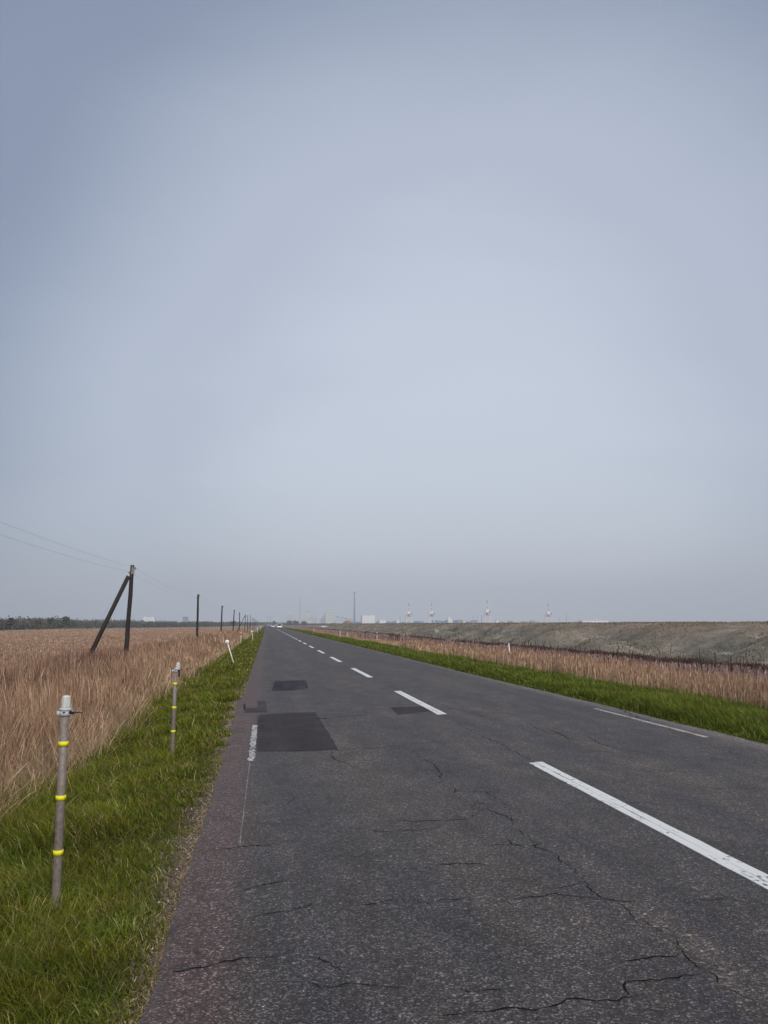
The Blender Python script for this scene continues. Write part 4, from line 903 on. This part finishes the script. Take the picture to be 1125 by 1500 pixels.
# blue quay stacks: each a thing
blues = [(505, 521, 909.6, 3000), (521.5, 529.5, 908.6, 3000), (550, 562, 909.6, 3000), (565, 580, 910.0, 3000), (606, 614, 908.5, 2600), (614.5, 620, 909.3, 2600), (633.0, 640.5, 907.2, 2600), (641, 646, 907.8, 2600), (646.5, 652, 906.9, 2600), (652.5, 656, 908.3, 2600), (664, 669, 908.6, 2600), (669.5, 677, 908.0, 2600), (683, 689, 909.0, 2600), (690, 699, 908.6, 2600), (731, 738, 909.3, 2600), (744, 751, 909.4, 2600), (763, 772, 909.2, 2600), (776, 790, 909.2, 2600)]
for q, (a, b_, t_, D) in enumerate(blues):
    col_ = 'bblue' if q < 13 and q not in (7, 11) else 'bgrey'
    near_ = ['under the conveyor', 'left of the white warehouse', 'right of the white warehouse', 'left of the small white shed', 'right of the first crane', 'left of the second crane', 'just right of the second crane', 'second right of the second crane', 'third right of the second crane', 'left of the slim silo', 'just right of the slim silo', 'left of the pinkish shed', 'right of the pinkish shed', 'left of the third crane', 'right of the third crane', 'farther right of the third crane', 'midway between third and fourth crane', 'left of the fourth crane'][q]
    X0, _, zt = at(a, t_, D); X1 = at(b_, t_, D)[0]; zb_ = -1.6; h = zt-zb_
    root = empty('container_stack', ((X0+X1)/2, D, zb_), f'{"blue" if col_ == "bblue" else "grey"} low quay stack {near_}', 'container stack', 'container stacks on the quay')
    kx_ = max(1, int((X1-X0)/12.5)); wv = (X1-X0)/kx_
    for c2 in range(kx_):
        hh_ = h*random.choice([1, 1, .82, .7]); mb = MB(); mb.box((-(X1-X0)/2+wv*(c2+.5), 0, hh_/2), (wv*.96, 8, hh_)); mb.build('container', M[col_], root)
        for q2 in range(1, max(2, int(hh_/2.6))):
            pass
# cranes
def crane(px, ytop, D, w_px, label):
    X, _, zt = at(px, ytop, D); zb_ = -1.6; H_ = zt-zb_; w = w_px/1167*D
    root = empty('harbour_crane', (X, D, zb_), label, 'crane', 'red and white harbour cranes', random.uniform(-.1, .1))
    for sx in (-1, 1):
        for sy in (-1, 1):
            lg = MB(); t = w*.055
            lg.tube([(sx*w*.46, sy*w*.3, H_*.10), (sx*w*.40, sy*w*.26, H_*.42)], [t*1.15, t], 8); l_ = lg.build('leg', M['cranewhite'], root)
            ft = MB(); ft.box((sx*w*.47, sy*w*.3, H_*.05), (w*.17, w*.26, H_*.10)); ft.build('bogie', M['cranered'], l_)
    mb = MB(); mb.box((0, -w*.26, H_*.42), (w*.95, w*.1, H_*.045)); mb.box((0, w*.26, H_*.42), (w*.95, w*.1, H_*.045)); mb.box((0, 0, H_*.40), (w*.5, w*.5, H_*.04)); mb.build('portal', M['cranered'], root)
    mb = MB(); mb.tube([(0, 0, H_*.44), (0, 0, H_*.50)], [w*.22, w*.20], 12); mb.build('slewing_ring', M['bdark'], root)
    mb = MB(); mb.box((0, 0, H_*.555), (w*.62, w*.6, H_*.10), taper=.8); mb.build('machine_house', M['cranewhite'], root)
    mb = MB(); mb.box((w*.34, -w*.40, H_*.53), (w*.2, w*.2, H_*.06)); mb.build('cab', M['pane'], root)
    for sx in (-1, 1):
        mb = MB()
        mb.tube([(sx*w*.22, 0, H_*.61), (sx*w*.06, 0, H_*.88)], [w*.045, w*.03], 6); mb.build('mast_leg', M['cranewhite'], root)
    mb = MB()
    for q in range(4):
        z0 = H_*(.64+.06*q); ww = w*(.20-.035*q); mb.bar((-ww, 0, z0), (ww*.8, 0, z0+H_*.05), w*.03)
    mb.tube([(0, 0, H_*.70), (0, 0, H_*.76)], w*.10, 8); mb.build('mast_bracing', M['cranered'], root)
    mb = MB(); mb.tube([(0, 0, H_*.86), (0, 0, H_*.94)], [w*.05, w*.04], 6); mb.box((w*.03, 0, H_*.97), (w*.18, w*.1, H_*.035)); mb.build('mast_head', M['bdark'], root)
crane(598.8, 883.5, 2300, 8.6, 'first harbour crane from the left, slim and red footed above the dyke')
crane(632.2, 883.8, 2300, 8.6, 'second harbour crane, wide white house with blue stacks at its foot')
crane(713.3, 879.3, 2200, 8.8, 'third harbour crane, the tallest, between the silo and the middle of the dyke')
crane(802.6, 884.5, 2500, 9.4, 'fourth harbour crane, farthest right and palest')
# chimney, masts, conveyor
X, D, zt = at(519.2, 867.5, 3300)
root = empty('chimney', (X, D, -1.6), 'tall slender dark chimney left of the white warehouse', 'chimney')
mb = MB(); mb.tube([(0, 0, 0), (0, 0, (zt+1.6)*.5), (0, 0, zt+1.6)], [3.6, 3.0, 2.5], 14); mb.build('shaft', M['bgrey'], root, True)
mb = MB(); mb.tube([(0, 0, zt-3), (0, 0, zt+3)], 3.3, 14); mb.box((3.5, 0, zt+2), (5, 2, 2)); mb.build('rim', M['bdark'], root)
mb = MB(); mb.tube([(3.0, 0, 0), (2.7, 0, zt*.8)], .9, 6); mb.build('ladder', M['bdark'], root)
for q, (px, t_, D, rr_, lab) in enumerate(((439.6, 876, 5600, 2.6, 'faint tall chimney above the faint pale block'), (396.2, 902, 3500, 1.0, 'thin pale mast above the cars'), (391.5, 903.5, 3400, .8, 'very thin mast above the vanishing road'), (462.5, 900, 4200, 1.2, 'short mast right of the narrow grey annex'), (884, 900.5, 2600, .9, 'unused'), (829.6, 900.3, 2400, .7, 'thin mast right of the fourth crane'), (819.5, 905, 2400, .6, 'shorter thin mast close right of the fourth crane'), (693, 902.5, 2400, .6, 'thin lamp mast left of a similar one near the third crane'), (699, 902.0, 2400, .6, 'middle lamp mast left of the third crane'), (705.5, 901.8, 2400, .9, 'lamp mast nearest the third crane on its left'), (586, 904, 2500, .7, 'thin mast above the small white shed'))):
    if lab == 'unused': continue
    X, _, zt = at(px, t_, D); root = empty('mast', (X, D, -1.6), lab, 'mast', 'thin masts on the skyline')
    mb = MB(); mb.tube([(0, 0, 0), (0, 0, zt+1.6)], [rr_*1.1, rr_*.8], 8); mb.build('shaft', M['bgrey'], root)
    mb = MB(); mb.box((0, 0, zt+1.4), (rr_*4, rr_*2, rr_*1.6)); mb.build('mast_head', M['bgrey'], root)
a = at(491, 902.6, 4300); b_ = at(516, 908.0, 4100)
root = empty('conveyor', (0, 0, 0), 'long slanting conveyor running down from the cream block to the chimney', 'conveyor')
mb = MB(); mb.tube([a, b_], 1.9, 6); mb.build('gallery', M['bgrey'], root)
for t in (.15, .4, .65, .9):
    p = Vector(a).lerp(Vector(b_), t); mb = MB(); mb.tube([(p.x-4, p.y, -1.6), (p.x, p.y, p.z)], .8, 6); mb.tube([(p.x+4, p.y, -1.6), (p.x, p.y, p.z)], .8, 6); mb.build('trestle', M['bgrey'], root)
a = at(450, 908.4, 4900); b_ = at(457, 905, 4900)
root = empty('conveyor', (0, 0, 0), 'short sloping conveyor across the foot of the tallest pale block', 'conveyor')
mb = MB(); mb.tube([a, b_], 2.2, 6); mb.build('gallery', M['bgrey'], root)
mb = MB(); mb.tube([(b_[0], b_[1], -1.6), b_], 1.5, 6); mb.build('trestle', M['bgrey'], root)
# far low shore across the water
kk = np.random.default_rng(77); xs_ = np.linspace(900, 6000, 60)
mb = MB(); V = []
for x_ in xs_:
    y_ = 5200 - (x_-900)*.12; h_ = 9 + 5*kk.uniform(0, 1) + 4*math.sin(x_*.003); V += [(x_, y_, -2), (x_, y_+60, h_), (x_, y_+400, h_*.8), (x_, y_+500, -2)]
mb.add(V, [(i_*4+k_, i_*4+4+k_, i_*4+5+k_, i_*4+1+k_) for i_ in range(len(xs_)-1) for k_ in range(3)])
struct(mb.build('far_shore', M['leaf']), 'low blue far shore behind the dyke')

# ------------------------------------------------------------------ haze
HZ = 2.5e-4
mb = MB(); mb.box((0, 0, 148), (13200, 13200, 304))
hz = mb.build('haze', mat('haze', lambda nt, N, L, out: None)); hz['kind'] = 'stuff'; hz['label'] = 'thin even haze in the air'; hz['category'] = 'haze'
nt = hz.data.materials[0].node_tree; out = [n_ for n_ in nt.nodes if n_.type == 'OUTPUT_MATERIAL'][0]
pv = nt.nodes.new('ShaderNodeVolumePrincipled'); pv.inputs['Color'].default_value = (.90, .955, 1.0, 1); pv.inputs['Density'].default_value = HZ; pv.inputs['Anisotropy'].default_value = 0.0
nt.links.new(pv.outputs[0], out.inputs['Volume'])
